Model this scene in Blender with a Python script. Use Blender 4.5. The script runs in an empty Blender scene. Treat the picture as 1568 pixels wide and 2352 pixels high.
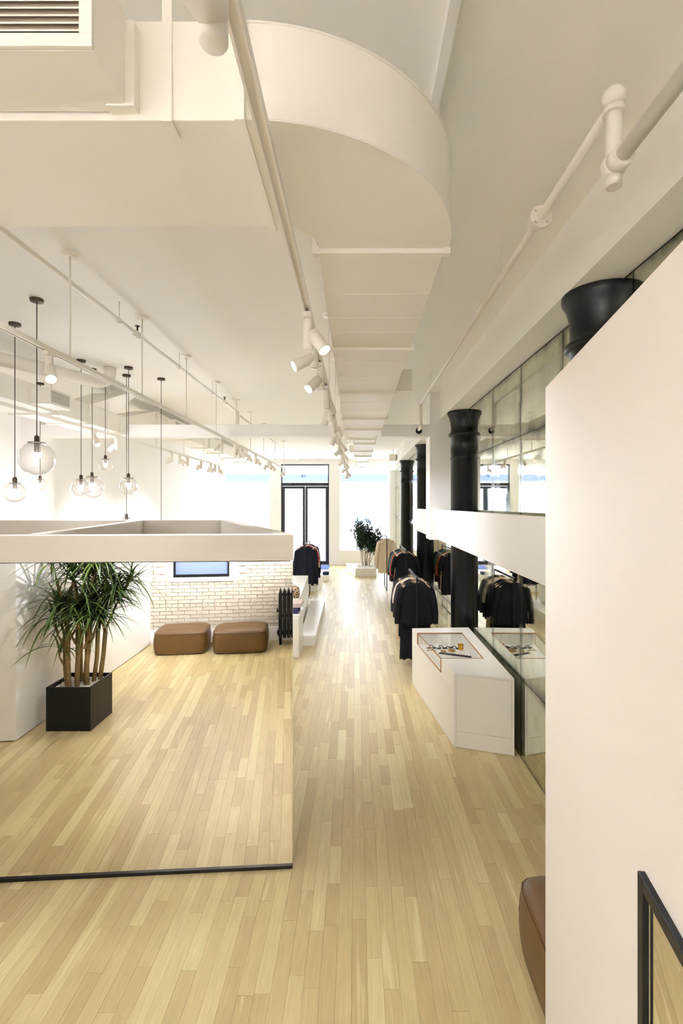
import bpy, bmesh, math, random
from mathutils import Vector, Matrix
R = random.Random(7)
PI = math.pi
sc = bpy.context.scene
COL = sc.collection

# ------------------------------------------------------------------ camera
F, CX, CY, H = 1150.0, 817.0, 1158.0, 2.5      # focal length in px of a 1568x2352 frame, vanishing point, eye height
cam_d = bpy.data.cameras.new('camera')
cam = bpy.data.objects.new('camera', cam_d); COL.objects.link(cam)
cam_d.sensor_fit = 'HORIZONTAL'; cam_d.sensor_width = 24.0
cam_d.lens = 24.0 * F / 1568.0
cam_d.shift_x = (784.0 - CX) / 1568.0
cam_d.shift_y = (CY - 1176.0) / 1568.0
cam_d.clip_start = 0.05; cam_d.clip_end = 200
cam.location = (0, 0, H); cam.rotation_euler = (PI / 2, 0, 0)
sc.camera = cam
# ------------------------------------------------------------------ sky, exposure
SKY = 4.9
SPOT_W = 80.0
WARM = (1.0, 1.0, 1.10)
w = bpy.data.worlds.new('sky'); sc.world = w; w.use_nodes = True
w.node_tree.nodes['Background'].inputs[0].default_value = (0.86, 0.88, 1.0, 1)
w.node_tree.nodes['Background'].inputs[1].default_value = SKY
vs = sc.view_settings
vs.view_transform = 'Standard'; vs.look = 'None'; vs.gamma = 1.0; vs.use_curve_mapping = False
vs.exposure = 1.84
sc.cycles.diffuse_bounces = 7; sc.cycles.glossy_bounces = 6; sc.cycles.max_bounces = 14
sc.cycles.transparent_max_bounces = 24
sc.cycles.sample_clamp_indirect = 6.0
YF = 20.5                                        # street front
YB = -2.4                                        # brick wall behind the camera
XL, XR, ZC = -5.5, 1.63, 4.34
OPEN = [(-5.45, -3.52, 0.61, 4.12), (-3.07, -1.10, 0.0, 4.14), (-0.66, 1.38, 0.61, 4.12)]
for (x0, x1, z0, z1) in OPEN:
    L = bpy.data.lights.new('daylight_portal', 'AREA'); L.shape = 'RECTANGLE'
    L.size = x1 - x0; L.size_y = z1 - z0
    L.cycles.is_portal = True
    o = bpy.data.objects.new('daylight_portal', L); COL.objects.link(o)
    o.location = ((x0 + x1) / 2, YF + 0.32, (z0 + z1) / 2); o.rotation_euler = (-PI / 2, 0, 0)

# ------------------------------------------------------------------ materials
def s2l(c):
    return tuple(((v / 255.0) / 12.92 if v <= 10 else (((v / 255.0) + 0.055) / 1.055) ** 2.4) for v in c) + (1,)
def nmat(name):
    m = bpy.data.materials.new(name); m.use_nodes = True
    nt = m.node_tree
    return m, nt, nt.nodes['Principled BSDF'], nt.nodes, nt.links
def mat(name, rgb, rough=0.5, metal=0.0, var=0.04, scale=6.0, bump=0.0, bscale=60.0, coat=0.0, spec=0.5, emis=None, estr=0.0):
    m, nt, b, N, K = nmat(name)
    c = s2l(rgb)
    tc = N.new('ShaderNodeTexCoord')
    nz = N.new('ShaderNodeTexNoise'); nz.inputs['Scale'].default_value = scale; nz.inputs['Detail'].default_value = 4
    K.new(tc.outputs['Object'], nz.inputs['Vector'])
    mx = N.new('ShaderNodeMix'); mx.data_type = 'RGBA'
    mx.inputs[6].default_value = tuple(v * (1 - var) for v in c[:3]) + (1,)
    mx.inputs[7].default_value = tuple(min(1, v * (1 + var)) for v in c[:3]) + (1,)
    K.new(nz.outputs['Fac'], mx.inputs[0]); K.new(mx.outputs[2], b.inputs['Base Color'])
    b.inputs['Roughness'].default_value = rough; b.inputs['Metallic'].default_value = metal
    b.inputs['Specular IOR Level'].default_value = spec
    b.inputs['Coat Weight'].default_value = coat
    if bump:
        n2 = N.new('ShaderNodeTexNoise'); n2.inputs['Scale'].default_value = bscale; n2.inputs['Detail'].default_value = 6
        K.new(tc.outputs['Object'], n2.inputs['Vector'])
        bp = N.new('ShaderNodeBump'); bp.inputs['Strength'].default_value = bump; bp.inputs['Distance'].default_value = 0.01
        K.new(n2.outputs['Fac'], bp.inputs['Height']); K.new(bp.outputs['Normal'], b.inputs['Normal'])
    if emis:
        b.inputs['Emission Color'].default_value = s2l(emis); b.inputs['Emission Strength'].default_value = estr
    return m
M = {}
M['paint'] = mat('white_paint', (245, 244, 242), 0.6, var=0.012, scale=1.5, bump=0.03, bscale=25)
M['cream'] = mat('cream_paint', (219, 213, 203), 0.55, var=0.012, scale=1.5, bump=0.02, bscale=25)
M['ceil'] = mat('ceiling_paint', (247, 246, 241), 0.75, var=0.015, scale=0.8, bump=0.05, bscale=12)
M['duct'] = mat('painted_sheet_metal', (246, 243, 235), 0.5, var=0.02, scale=2.0, bump=0.03, bscale=8)
M['lacquer'] = mat('white_lacquer', (242, 240, 234), 0.35, var=0.01, scale=2)
M['track'] = mat('white_metal', (240, 236, 228), 0.4, var=0.01)
M['black'] = mat('black_cast_iron', (13, 14, 17), 0.36, var=0.1, scale=10, bump=0.06, bscale=30, spec=0.35)
M['blackm'] = mat('black_metal', (12, 13, 15), 0.42, var=0.08, spec=0.35)
M['steel'] = mat('dark_steel_frame', (38, 44, 56), 0.45, var=0.08)
M['leather'] = mat('tan_leather', (96, 69, 34), 0.42, var=0.12, scale=9, bump=0.12, bscale=160)
M['piping'] = mat('leather_piping', (90, 64, 31), 0.4, var=0.08)
M['bronze'] = mat('dark_bronze', (78, 68, 58), 0.4, metal=0.6, var=0.06)
M['copper'] = mat('copper_edge', (176, 118, 66), 0.35, metal=0.7, var=0.08)
M['gold'] = mat('gold', (222, 178, 70), 0.25, metal=1.0, var=0.05)
M['jet'] = mat('black_links', (24, 22, 24), 0.3, var=0.05)
M['brick'] = mat('painted_brick', (212, 203, 186), 0.65, var=0.03, scale=5, bump=0.6, bscale=38)
M['hang'] = mat('hanger_wood', (226, 196, 148), 0.45, var=0.08, scale=30)
M['chrome'] = mat('chrome', (200, 202, 206), 0.15, metal=1.0, var=0.02)
M['pebble'] = mat('white_pebble', (226, 222, 212), 0.8, var=0.08, scale=50)
M['trunk'] = mat('cane_bark', (150, 128, 84), 0.8, var=0.35, scale=18, bump=0.5, bscale=60)
M['twig'] = mat('pale_bark', (158, 140, 120), 0.8, var=0.2, scale=20)
M['frost'] = mat('frosted_pane', (96, 110, 138), 0.5, var=0.03, emis=(150, 172, 214), estr=0.13)
M['asphalt'] = mat('street_paving', (170, 170, 170), 0.9, var=0.08, scale=3)
M['facade'] = mat('pale_facade', (232, 232, 230), 0.85, var=0.05, scale=2)
M['shop_blue'] = mat('pale_blue_band', (58, 70, 92), 0.6, var=0.06)
M['blind'] = mat('pale_blind', (92, 112, 128), 0.6, var=0.06)
M['matblue'] = mat('blue_mat', (72, 92, 150), 0.95, var=0.1, scale=60)
M['grille_shade'] = mat('grille_shade_paint', (120, 110, 94), 0.7, var=0.03)  # darker than the duct paint: shade behind the slats put into the colour
M['soil'] = mat('soil', (60, 48, 36), 0.9, var=0.2)

def emit(name, rgb, s):
    m = bpy.data.materials.new(name); m.use_nodes = True
    nt = m.node_tree; nt.nodes.clear()
    e = nt.nodes.new('ShaderNodeEmission'); o = nt.nodes.new('ShaderNodeOutputMaterial')
    e.inputs[0].default_value = s2l(rgb); e.inputs[1].default_value = s
    nt.links.new(e.outputs[0], o.inputs[0]); return m
M['lens'] = emit('lamp_lens', (255, 240, 214), 25)
M['bulb'] = emit('bulb', (255, 236, 204), 14)
def thin_glass(name, tint, gloss, mul=1.0):
    m = bpy.data.materials.new(name); m.use_nodes = True
    nt = m.node_tree; N = nt.nodes; N.clear(); K = nt.links
    t = N.new('ShaderNodeBsdfTransparent'); t.inputs[0].default_value = tint
    g = N.new('ShaderNodeBsdfGlossy'); g.inputs['Roughness'].default_value = 0.02
    lw = N.new('ShaderNodeLayerWeight'); lw.inputs[0].default_value = gloss
    mx = N.new('ShaderNodeMixShader'); o = N.new('ShaderNodeOutputMaterial')
    sc_ = N.new('ShaderNodeMath'); sc_.operation = 'MULTIPLY'; sc_.inputs[1].default_value = mul
    K.new(lw.outputs['Facing'], sc_.inputs[0]); K.new(sc_.outputs[0], mx.inputs[0]); K.new(t.outputs[0], mx.inputs[1]); K.new(g.outputs[0], mx.inputs[2])
    K.new(mx.outputs[0], o.inputs[0]); return m
M['pane'] = thin_glass('window_pane', (0.97, 0.98, 0.98, 1), 0.08)
M['globe'] = thin_glass('clear_globe', (0.985, 0.985, 0.98, 1), 0.25)
M['vitrine'] = thin_glass('vitrine_glass', (0.985, 0.99, 0.985, 1), 0.2, 0.28)

def mirror_mat():
    m, nt, b, N, K = nmat('clear_mirror')
    b.inputs['Base Color'].default_value = (0.93, 0.915, 0.86, 1); b.inputs['Metallic'].default_value = 1
    b.inputs['Roughness'].default_value = 0.004
    return m
M['mirror'] = mirror_mat()
def antique_mat():
    m, nt, b, N, K = nmat('antique_mirror')
    tc = N.new('ShaderNodeNewGeometry')
    oi = N.new('ShaderNodeObjectInfo')
    ad = N.new('ShaderNodeVectorMath'); ad.operation = 'ADD'
    cb = N.new('ShaderNodeCombineXYZ')
    ml = N.new('ShaderNodeMath'); ml.operation = 'MULTIPLY'; ml.inputs[1].default_value = 40
    K.new(oi.outputs['Random'], ml.inputs[0]); K.new(ml.outputs[0], cb.inputs[0])
    K.new(tc.outputs['Position'], ad.inputs[0]); K.new(cb.outputs[0], ad.inputs[1])
    n1 = N.new('ShaderNodeTexNoise'); n1.inputs['Scale'].default_value = 2.2; n1.inputs['Detail'].default_value = 8; n1.inputs['Roughness'].default_value = 0.65
    n2 = N.new('ShaderNodeTexNoise'); n2.inputs['Scale'].default_value = 26; n2.inputs['Detail'].default_value = 5
    K.new(ad.outputs[0], n1.inputs['Vector']); K.new(ad.outputs[0], n2.inputs['Vector'])
    # wear towards the panel's own edges (tarnish)
    gt = N.new('ShaderNodeTexCoord')
    sp = N.new('ShaderNodeSeparateXYZ'); K.new(gt.outputs['Generated'], sp.inputs[0])
    def edge(sock):
        a = N.new('ShaderNodeMath'); a.operation = 'SUBTRACT'; a.inputs[1].default_value = 0.5; K.new(sock, a.inputs[0])
        c = N.new('ShaderNodeMath'); c.operation = 'ABSOLUTE'; K.new(a.outputs[0], c.inputs[0]); return c
    e1 = edge(sp.outputs[1]); e2 = edge(sp.outputs[2])
    mxm = N.new('ShaderNodeMath'); mxm.operation = 'MAXIMUM'; K.new(e1.outputs[0], mxm.inputs[0]); K.new(e2.outputs[0], mxm.inputs[1])
    er = N.new('ShaderNodeMapRange'); er.inputs[1].default_value = 0.40; er.inputs[2].default_value = 0.52; K.new(mxm.outputs[0], er.inputs[0])
    sm = N.new('ShaderNodeMath'); sm.operation = 'MULTIPLY_ADD'; sm.inputs[1].default_value = 0.35
    K.new(er.outputs[0], sm.inputs[0]); K.new(n1.outputs['Fac'], sm.inputs[2])
    rp = N.new('ShaderNodeValToRGB')
    rp.color_ramp.elements[0].position = 0.42; rp.color_ramp.elements[0].color = (0.74, 0.755, 0.64, 1)
    rp.color_ramp.elements[1].position = 0.86; rp.color_ramp.elements[1].color = (0.13, 0.14, 0.11, 1)
    e = rp.color_ramp.elements.new(0.62); e.color = (0.56, 0.575, 0.47, 1)
    K.new(sm.outputs[0], rp.inputs[0]); K.new(rp.outputs[0], b.inputs['Base Color'])
    b.inputs['Metallic'].default_value = 1
    r2 = N.new('ShaderNodeMapRange'); r2.inputs[1].default_value = 0.5; r2.inputs[2].default_value = 1.0; r2.inputs[3].default_value = 0.02; r2.inputs[4].default_value = 0.22
    K.new(sm.outputs[0], r2.inputs[0]); K.new(r2.outputs[0], b.inputs['Roughness'])
    return m
M['antique'] = antique_mat()
def plank_mat():
    m, nt, b, N, K = nmat('oak_plank')
    g = N.new('ShaderNodeNewGeometry'); oi = N.new('ShaderNodeObjectInfo')
    a = N.new('ShaderNodeMath'); a.operation = 'ADD'; K.new(g.outputs['Random Per Island'], a.inputs[0]); K.new(oi.outputs['Random'], a.inputs[1])
    fr = N.new('ShaderNodeMath'); fr.operation = 'FRACT'; K.new(a.outputs[0], fr.inputs[0])
    rp = N.new('ShaderNodeValToRGB'); cr = rp.color_ramp
    cr.elements[0].position = 0.0; cr.elements[0].color = s2l((185, 166, 120))
    cr.elements[1].position = 1.0; cr.elements[1].color = s2l((215, 204, 157))
    for p, c in ((0.2, (192, 173, 128)), (0.55, (198, 181, 134)), (0.8, (205, 190, 142)), (0.9, (210, 195, 148))):
        e = cr.elements.new(p); e.color = s2l(c)
    K.new(fr.outputs[0], rp.inputs[0])
    # grain: position stretched along the board, shifted per board
    mp = N.new('ShaderNodeMapping'); mp.inputs['Scale'].default_value = (1.0, 0.055, 1.0)
    cb = N.new('ShaderNodeCombineXYZ'); ml = N.new('ShaderNodeMath'); ml.operation = 'MULTIPLY'; ml.inputs[1].default_value = 37.0
    K.new(fr.outputs[0], ml.inputs[0]); K.new(ml.outputs[0], cb.inputs[2])
    ad = N.new('ShaderNodeVectorMath'); ad.operation = 'ADD'
    K.new(g.outputs['Position'], mp.inputs[0]); K.new(mp.outputs[0], ad.inputs[0]); K.new(cb.outputs[0], ad.inputs[1])
    n1 = N.new('ShaderNodeTexNoise'); n1.inputs['Scale'].default_value = 85; n1.inputs['Detail'].default_value = 5; n1.inputs['Distortion'].default_value = 0.6
    n2 = N.new('ShaderNodeTexNoise'); n2.inputs['Scale'].default_value = 12; n2.inputs['Detail'].default_value = 3; n2.inputs['Distortion'].default_value = 1.2
    K.new(ad.outputs[0], n1.inputs['Vector']); K.new(ad.outputs[0], n2.inputs['Vector'])
    m1 = N.new('ShaderNodeMapRange'); m1.inputs[1].default_value = 0.3; m1.inputs[2].default_value = 0.7; m1.inputs[3].default_value = 0.9; m1.inputs[4].default_value = 1.07
    K.new(n1.outputs['Fac'], m1.inputs[0])
    mx = N.new('ShaderNodeMix'); mx.data_type = 'RGBA'; mx.blend_type = 'MULTIPLY'; mx.inputs[0].default_value = 1
    K.new(rp.outputs[0], mx.inputs[6]); K.new(m1.outputs[0], mx.inputs[7])
    sp = N.new('ShaderNodeMapRange'); sp.inputs[1].default_value = 0.63; sp.inputs[2].default_value = 0.70; sp.inputs[4].default_value = 0.6     # pale sapwood streaks
    K.new(n2.outputs['Fac'], sp.inputs[0])
    m3 = N.new('ShaderNodeMix'); m3.data_type = 'RGBA'; m3.inputs[7].default_value = s2l((224, 214, 169))
    K.new(sp.outputs[0], m3.inputs[0]); K.new(mx.outputs[2], m3.inputs[6])
    K.new(m3.outputs[2], b.inputs['Base Color'])
    b.inputs['Roughness'].default_value = 0.36
    bp = N.new('ShaderNodeBump'); bp.inputs['Strength'].default_value = 0.05; bp.inputs['Distance'].default_value = 0.002
    K.new(n1.outputs['Fac'], bp.inputs['Height']); K.new(bp.outputs['Normal'], b.inputs['Normal'])
    return m
M['plank'] = plank_mat()
def leaf_mat(name, c0, c1, rough):
    m, nt, b, N, K = nmat(name)
    g = N.new('ShaderNodeNewGeometry'); oi = N.new('ShaderNodeObjectInfo')
    a = N.new('ShaderNodeMath'); a.operation = 'ADD'; K.new(g.outputs['Random Per Island'], a.inputs[0]); K.new(oi.outputs['Random'], a.inputs[1])
    fr = N.new('ShaderNodeMath'); fr.operation = 'FRACT'; K.new(a.outputs[0], fr.inputs[0])
    mx = N.new('ShaderNodeMix'); mx.data_type = 'RGBA'; mx.inputs[6].default_value = s2l(c0); mx.inputs[7].default_value = s2l(c1)
    K.new(fr.outputs[0], mx.inputs[0]); K.new(mx.outputs[2], b.inputs['Base Color'])
    b.inputs['Roughness'].default_value = rough
    return m
M['leaf'] = leaf_mat('strap_leaf', (34, 58, 26), (92, 116, 48), 0.4)
M['leaf2'] = leaf_mat('shrub_leaf', (28, 52, 40), (78, 104, 84), 0.5)
FAB = {}
def fabric(rgb):
    k = tuple(rgb)
    if k not in FAB: FAB[k] = mat('cloth_%d_%d_%d' % k, rgb, 0.9, var=0.12, scale=14, bump=0.25, bscale=120, spec=0.2)
    return FAB[k]

# ------------------------------------------------------------------ mesh helpers
class MB:
    def __init__(s): s.v = []; s.f = []; s.sm = []
    def add(s, vs, fs, smooth=False):
        n = len(s.v); s.v += [Vector(p) for p in vs]; s.f += [tuple(n + i for i in f) for f in fs]; s.sm += [smooth] * len(fs); return s
    def box(s, x0, x1, y0, y1, z0, z1):
        return s.add([(x0,y0,z0),(x1,y0,z0),(x1,y1,z0),(x0,y1,z0),(x0,y0,z1),(x1,y0,z1),(x1,y1,z1),(x0,y1,z1)],
                     [(0,3,2,1),(4,5,6,7),(0,1,5,4),(1,2,6,5),(2,3,7,6),(3,0,4,7)])
    def prism(s, pts, z0, z1):            # plan polygon (ccw) pulled up
        n = len(pts)
        return s.add([(p[0],p[1],z0) for p in pts] + [(p[0],p[1],z1) for p in pts],
                     [tuple(range(n-1,-1,-1)), tuple(range(n,2*n))] + [(i,(i+1)%n,n+(i+1)%n,n+i) for i in range(n)])
    def hull8(s, a, b):                   # two rings of four points
        return s.add(list(a)+list(b), [(3,2,1,0),(4,5,6,7)] + [(i,(i+1)%4,4+(i+1)%4,4+i) for i in range(4)])
    def tube(s, pts, r, n=8, cap=True):
        pts = [Vector(p) for p in pts]; m = len(pts)
        rs = r if isinstance(r, (list, tuple)) else [r]*m
        vs = []; prev = None
        for i, p in enumerate(pts):
            t = (pts[min(i+1,m-1)] - pts[max(i-1,0)]).normalized()
            u = (prev - t*prev.dot(t)) if prev is not None else (Vector((0,0,1)).cross(t) if abs(t.z) < 0.9 else Vector((1,0,0)).cross(t))
            u.normalize(); prev = u; w_ = t.cross(u)
            vs += [p + (u*math.cos(2*PI*k/n) + w_*math.sin(2*PI*k/n))*rs[i] for k in range(n)]
        fs = [(i*n+k, i*n+(k+1)%n, (i+1)*n+(k+1)%n, (i+1)*n+k) for i in range(m-1) for k in range(n)]
        s.add(vs, fs, True)
        if cap:
            b = len(s.v) - m*n
            s.f += [tuple(b+k for k in range(n-1,-1,-1)), tuple(b+(m-1)*n+k for k in range(n))]; s.sm += [False, False]
        return s
    def lathe(s, prof, c=(0,0,0), n=24, a0=0.0, a1=2*PI, axis=None, smooth=True):
        full = abs(a1-a0-2*PI) < 1e-6; k = n if full else n+1
        rot = Vector((0,0,1)).rotation_difference(Vector(axis).normalized()).to_matrix() if axis else Matrix.Identity(3)
        C = Vector(c)
        vs = [C + rot @ Vector((r*math.cos(a0+(a1-a0)*j/n), r*math.sin(a0+(a1-a0)*j/n), z)) for (r,z) in prof for j in range(k)]
        fs = [(i*k+j, i*k+(j+1)%k, (i+1)*k+(j+1)%k, (i+1)*k+j) for i in range(len(prof)-1) for j in range(n)]
        s.add(vs, fs, smooth)
        return s
    def cyl(s, a, b, r, n=16): return s.tube([a, b], r, n)
    def sphere(s, c, r, n=20, m=12, sx=1, sz=1):
        return s.lathe([(max(1e-4, r*sx*math.sin(PI*i/m)), -r*sz*math.cos(PI*i/m)) for i in range(m+1)], c, n)
    def torus(s, c, R_, r, n=16, m=8, axis=(0,0,1), sq=1.0):
        rot = Vector((0,0,1)).rotation_difference(Vector(axis).normalized()).to_matrix()
        vs = [Vector(c)+rot@Vector(((R_+r*math.cos(2*PI*j/m))*math.cos(2*PI*i/n), sq*(R_+r*math.cos(2*PI*j/m))*math.sin(2*PI*i/n), r*math.sin(2*PI*j/m))) for i in range(n) for j in range(m)]
        return s.add(vs, [(i*m+j, ((i+1)%n)*m+j, ((i+1)%n)*m+(j+1)%m, i*m+(j+1)%m) for i in range(n) for j in range(m)], True)
    def mesh(s, name, m):
        me = bpy.data.meshes.new(name); me.from_pydata([tuple(v) for v in s.v], [], s.f); me.update()
        me.polygons.foreach_set('use_smooth', s.sm)
        if m: me.materials.append(M[m] if isinstance(m, str) else m)
        return me
    def obj(s, name, m, parent=None, bevel=0.0, world=False, seg=2, angle=True):
        if world and parent is not None:
            d = parent_world(parent); s.v = [v - d for v in s.v]
        o = bpy.data.objects.new(name, s.mesh(name, m)); COL.objects.link(o)
        if parent is not None: o.parent = parent
        if bevel:
            md = o.modifiers.new('bevel', 'BEVEL'); md.width = bevel; md.segments = seg; md.limit_method = 'ANGLE'; md.angle_limit = 0.6
        return o
def parent_world(p):
    d = Vector((0,0,0))
    while p is not None: d += p.location; p = p.parent
    return d
def tag(o, label, cat=None, group=None, kind=None):
    if label: o['label'] = label
    if cat: o['category'] = cat
    if group: o['group'] = group
    if kind: o['kind'] = kind
    return o
def thing(name, label, cat, loc=(0,0,0), rz=0.0, group=None, kind=None):
    o = bpy.data.objects.new(name, None); COL.objects.link(o); o.empty_display_size = 0.1
    o.location = loc; o.rotation_euler = (0,0,rz)
    return tag(o, label, cat, group, kind)
def inst(name, me, parent, loc, rot=(0,0,0), scale=(1,1,1)):
    o = bpy.data.objects.new(name, me); COL.objects.link(o); o.parent = parent
    o.location = loc; o.rotation_euler = rot; o.scale = scale; return o
ORD = ['first','second','third','fourth','fifth','sixth','seventh','eighth','ninth','tenth','eleventh','twelfth','thirteenth','fourteenth','fifteenth','sixteenth','seventeenth','eighteenth','nineteenth','twentieth','twenty-first']
def px(x, y, Y): return Vector(((x-CX)/F*Y, Y, H-(y-CY)/F*Y))

# the big mirror's plane: corner P0, turned TH
TH = math.radians(3.8)
P0 = Vector((-0.434, 3.445)); U = Vector((math.cos(TH), math.sin(TH))); NRM = Vector((math.sin(TH), -math.cos(TH)))
def unmirror(x, y):
    p = Vector((x, y)); d = (p-P0).dot(NRM); return p - 2*d*NRM

# ================================================================== structure
ce = MB().box(XL-0.3, XR+0.3, YB-0.2, YF+0.3, ZC, ZC+0.2).obj('ceiling', 'ceil'); tag(ce, 'cream painted flat ceiling', kind='structure')
wl = MB().box(XL-0.2, XL, YB-0.2, YF+0.3, -0.15, ZC).obj('wall_left', 'paint'); tag(wl, 'plain white wall on the left', kind='structure')
wp = MB().box(XL, -5.18, 8.2, 8.6, 0, ZC).obj('trim_3', 'paint'); tag(wp, 'white pier standing against the left wall', kind='structure')
# left block behind the camera (white side wall seen in the mirror)
MB().prism([(-2.905,YB),(-3.31,1.215),(-5.5,1.215),(-5.5,YB)], 0.012, ZC).obj('wall_back_left', 'paint')
o = bpy.data.objects['wall_back_left']; tag(o, 'white panelled side wall running to the brick wall', kind='structure')
o.data.flip_normals()
# thin vertical joint + shadow gap on its face
def along(t): return (-3.31+0.405*t, 1.215-3.615*t)
# ---- right wall: backing, antique mirror panels
wr = MB().box(XR+0.006, XR+0.3, YB-0.2, YF+0.3, -0.15, ZC).obj('wall_right', 'blackm'); tag(wr, 'wall on the right faced with antique mirror panels', kind='structure')
rows = [(0.01,0.782),(0.788,1.978),(1.984,3.172),(3.178,3.86)]
me_cache = {}
yy = 0.93
while yy < YF-0.3:
    for i,(z0,z1) in enumerate(rows):
        y1 = min(yy+1.0, YF)
        key = (i, round(y1-yy,3))
        if key not in me_cache: me_cache[key] = MB().box(-0.006, 0.004, 0.004, y1-yy-0.004, 0, z1-z0).mesh('panel', 'antique')
        inst('panel', me_cache[key], wr, (XR, yy, z0))
    yy += 1.0
# soffit beam above the columns
tag(MB().box(1.377, XR+0.006, YB, YF, 3.88, ZC).obj('trim_2', 'ceil'), 'long cream ceiling beam above the black columns', kind='structure')
# cross beam with the gap where the duct passes
BY = 8.2
bm = MB(); bm.box(-5.18, -4.36, BY, BY+0.25, 3.61, 3.805); bm.box(-3.74, -0.22, BY, BY+0.25, 3.61, 3.805); bm.box(0.42, 1.21, BY, BY+0.25, 3.61, 3.805)
bm.box(-4.36, -3.74, BY, BY+0.25, 3.61, 3.64)
tag(bm.obj('trim_1', 'paint', bevel=0.004), 'cream cross beam spanning the room below the ceiling', kind='structure')
tag(MB().box(1.21, XR-0.01, BY, BY+0.45, 1.915, ZC).obj('trim_4', 'paint', bevel=0.004), 'white hanging pier at the end of the cross beam', kind='structure')
tag(MB().box(1.35, 1.41, 0.8, BY, 1.915, 2.41).obj('trim_5', 'paint', bevel=0.003), 'white horizontal panel running along the mirrored wall', kind='structure')
tag(MB().box(1.35, 1.40, BY+0.45, 11.2, 1.915, 2.40).obj('trim_6', 'paint', bevel=0.003), 'short white panel continuing past the hanging pier', kind='structure')
tag(MB().box(0.335, 0.375, YB, 2.6, ZC-0.05, ZC).obj('trim_7', 'paint'), 'narrow white conduit along the ceiling above the duct', kind='structure')

# ---- front wall with openings
fw = MB(); x = XL
for (x0,x1,z0,z1) in OPEN:
    fw.box(x, x0, YF, YF+0.3, 0, ZC); fw.box(x0, x1, YF, YF+0.3, z1, ZC)
    if z0 > 0: fw.box(x0, x1, YF, YF+0.3, 0, z0)
    x = x1
fw.box(x, XR+0.3, YF, YF+0.3, 0, ZC)
tag(fw.obj('wall_front', 'paint'), 'white street wall with tall window openings', kind='structure')
for n,(x0,x1,z0,z1) in ((1,OPEN[0]),(2,OPEN[2])):
    t = thing('window_%d'%n, ['tall shop window left of the doors','tall shop window behind the leafy shrub'][n-1], None, ((x0+x1)/2, YF+0.15, z0), kind='structure')
    f = MB(); 
    for a in ((x0,x0+0.05,z0+0.05,z1-0.05),(x1-0.05,x1,z0+0.05,z1-0.05),(x0,x1,z0,z0+0.05),(x0,x1,z1-0.05,z1)): f.box(a[0],a[1],YF+0.13,YF+0.18,a[2],a[3])
    f.obj('window_frame', 'paint', t, world=True)
    MB().box(x0+0.05,x1-0.05,YF+0.15,YF+0.158,z0+0.05,z1-0.05).obj('pane', 'pane', t, world=True)
# double door with transom
x0,x1,z0,z1 = OPEN[1]; xm = (x0+x1)/2
d = thing('door_1', 'black framed glass double door with transom window', None, (xm, YF+0.15, 0), kind='structure')
f = MB()
for a in ((x0,x0+0.05,0,z1-0.05),(x1-0.05,x1,0,z1-0.05),(x0,x1,z1-0.05,z1),(x0+0.05,x1-0.05,3.25,3.38)): f.box(a[0],a[1],YF+0.08,YF+0.2,a[2],a[3])
f.obj('door_frame', 'steel', d, world=True, bevel=0.004)
MB().box(x0+0.05,x1-0.05,YF+0.14,YF+0.148,3.38,z1-0.05).obj('transom_pane','pane',d,world=True)
for s in (0,1):
    a0 = x0+0.05 if s==0 else xm+0.004; a1 = xm-0.004 if s==0 else x1-0.05
    f = MB()
    for a in ((a0,a0+0.1,0.16,3.14),(a1-0.1,a1,0.16,3.14),(a0,a1,3.14,3.24),(a0,a1,0.01,0.16)): f.box(a[0],a[1],YF+0.1,YF+0.16,a[2],a[3])
    lf = f.obj('door_leaf','steel',d,world=True,bevel=0.004)
    MB().box(a0+0.1,a1-0.1,YF+0.128,YF+0.136,0.16,3.14).obj('pane','pane',lf,world=True)
    hx = a1-0.05 if s==0 else a0+0.05
    MB().tube([(hx,YF+0.1,0.95),(hx,YF+0.04,0.98),(hx,YF+0.04,1.35),(hx,YF+0.1,1.38)],0.012).obj('handle','blackm',lf,world=True)
    cx0 = x0+0.1 if s==0 else x1-0.45
    MB().box(cx0,cx0+0.32,YF+0.02,YF+0.08,3.27,3.36).obj('door_closer','steel',d,world=True,bevel=0.006)
tx = bpy.data.curves.new('door_number','FONT'); tx.body = '16'; tx.size = 0.22; tx.extrude = 0.003; tx.align_x = 'CENTER'
to = bpy.data.objects.new('door_number', tx); COL.objects.link(to); tx.materials.append(M['steel']); to.parent = d
to.location = (-0.07, 0.0, 3.60); to.rotation_euler = (PI/2, 0, PI)
tag(to, 'small dark number 16 read from outside')
# street
tag(MB().box(-30, 30, YF+0.3, 60, -0.15, -0.02).obj('street_ground','asphalt'), 'pale street paving outside the shop', kind='structure')
bd = thing('street_building','pale building across the street seen through the shop front','building',(0,34,0))
MB().box(-22,22,34,35,-0.02,14).obj('facade_wall','facade',bd,world=True)
MB().box(-22,22,33.4,34.02,4.05,4.5).obj('cornice_band','shop_blue',bd,world=True)
for (a,b_,c,e) in ((-0.5,1.1,1.2,3.3),(-3.3,-2.4,0.9,3.2),(-6.9,-5.6,0.5,3.3),(5.2,6.8,1.2,3.3),(-12,-10,1.0,3.3)):
    wdo = MB().box(a,b_,33.9,34.02,c,e).obj('window','facade',bd,world=True)
    for k in range(int((e-c-0.1)/0.14)):
        MB().box(a+0.06,b_-0.06,33.86,33.9,c+0.06+k*0.14,c+0.16+k*0.14).obj('slat','blind',wdo,world=True)

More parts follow.
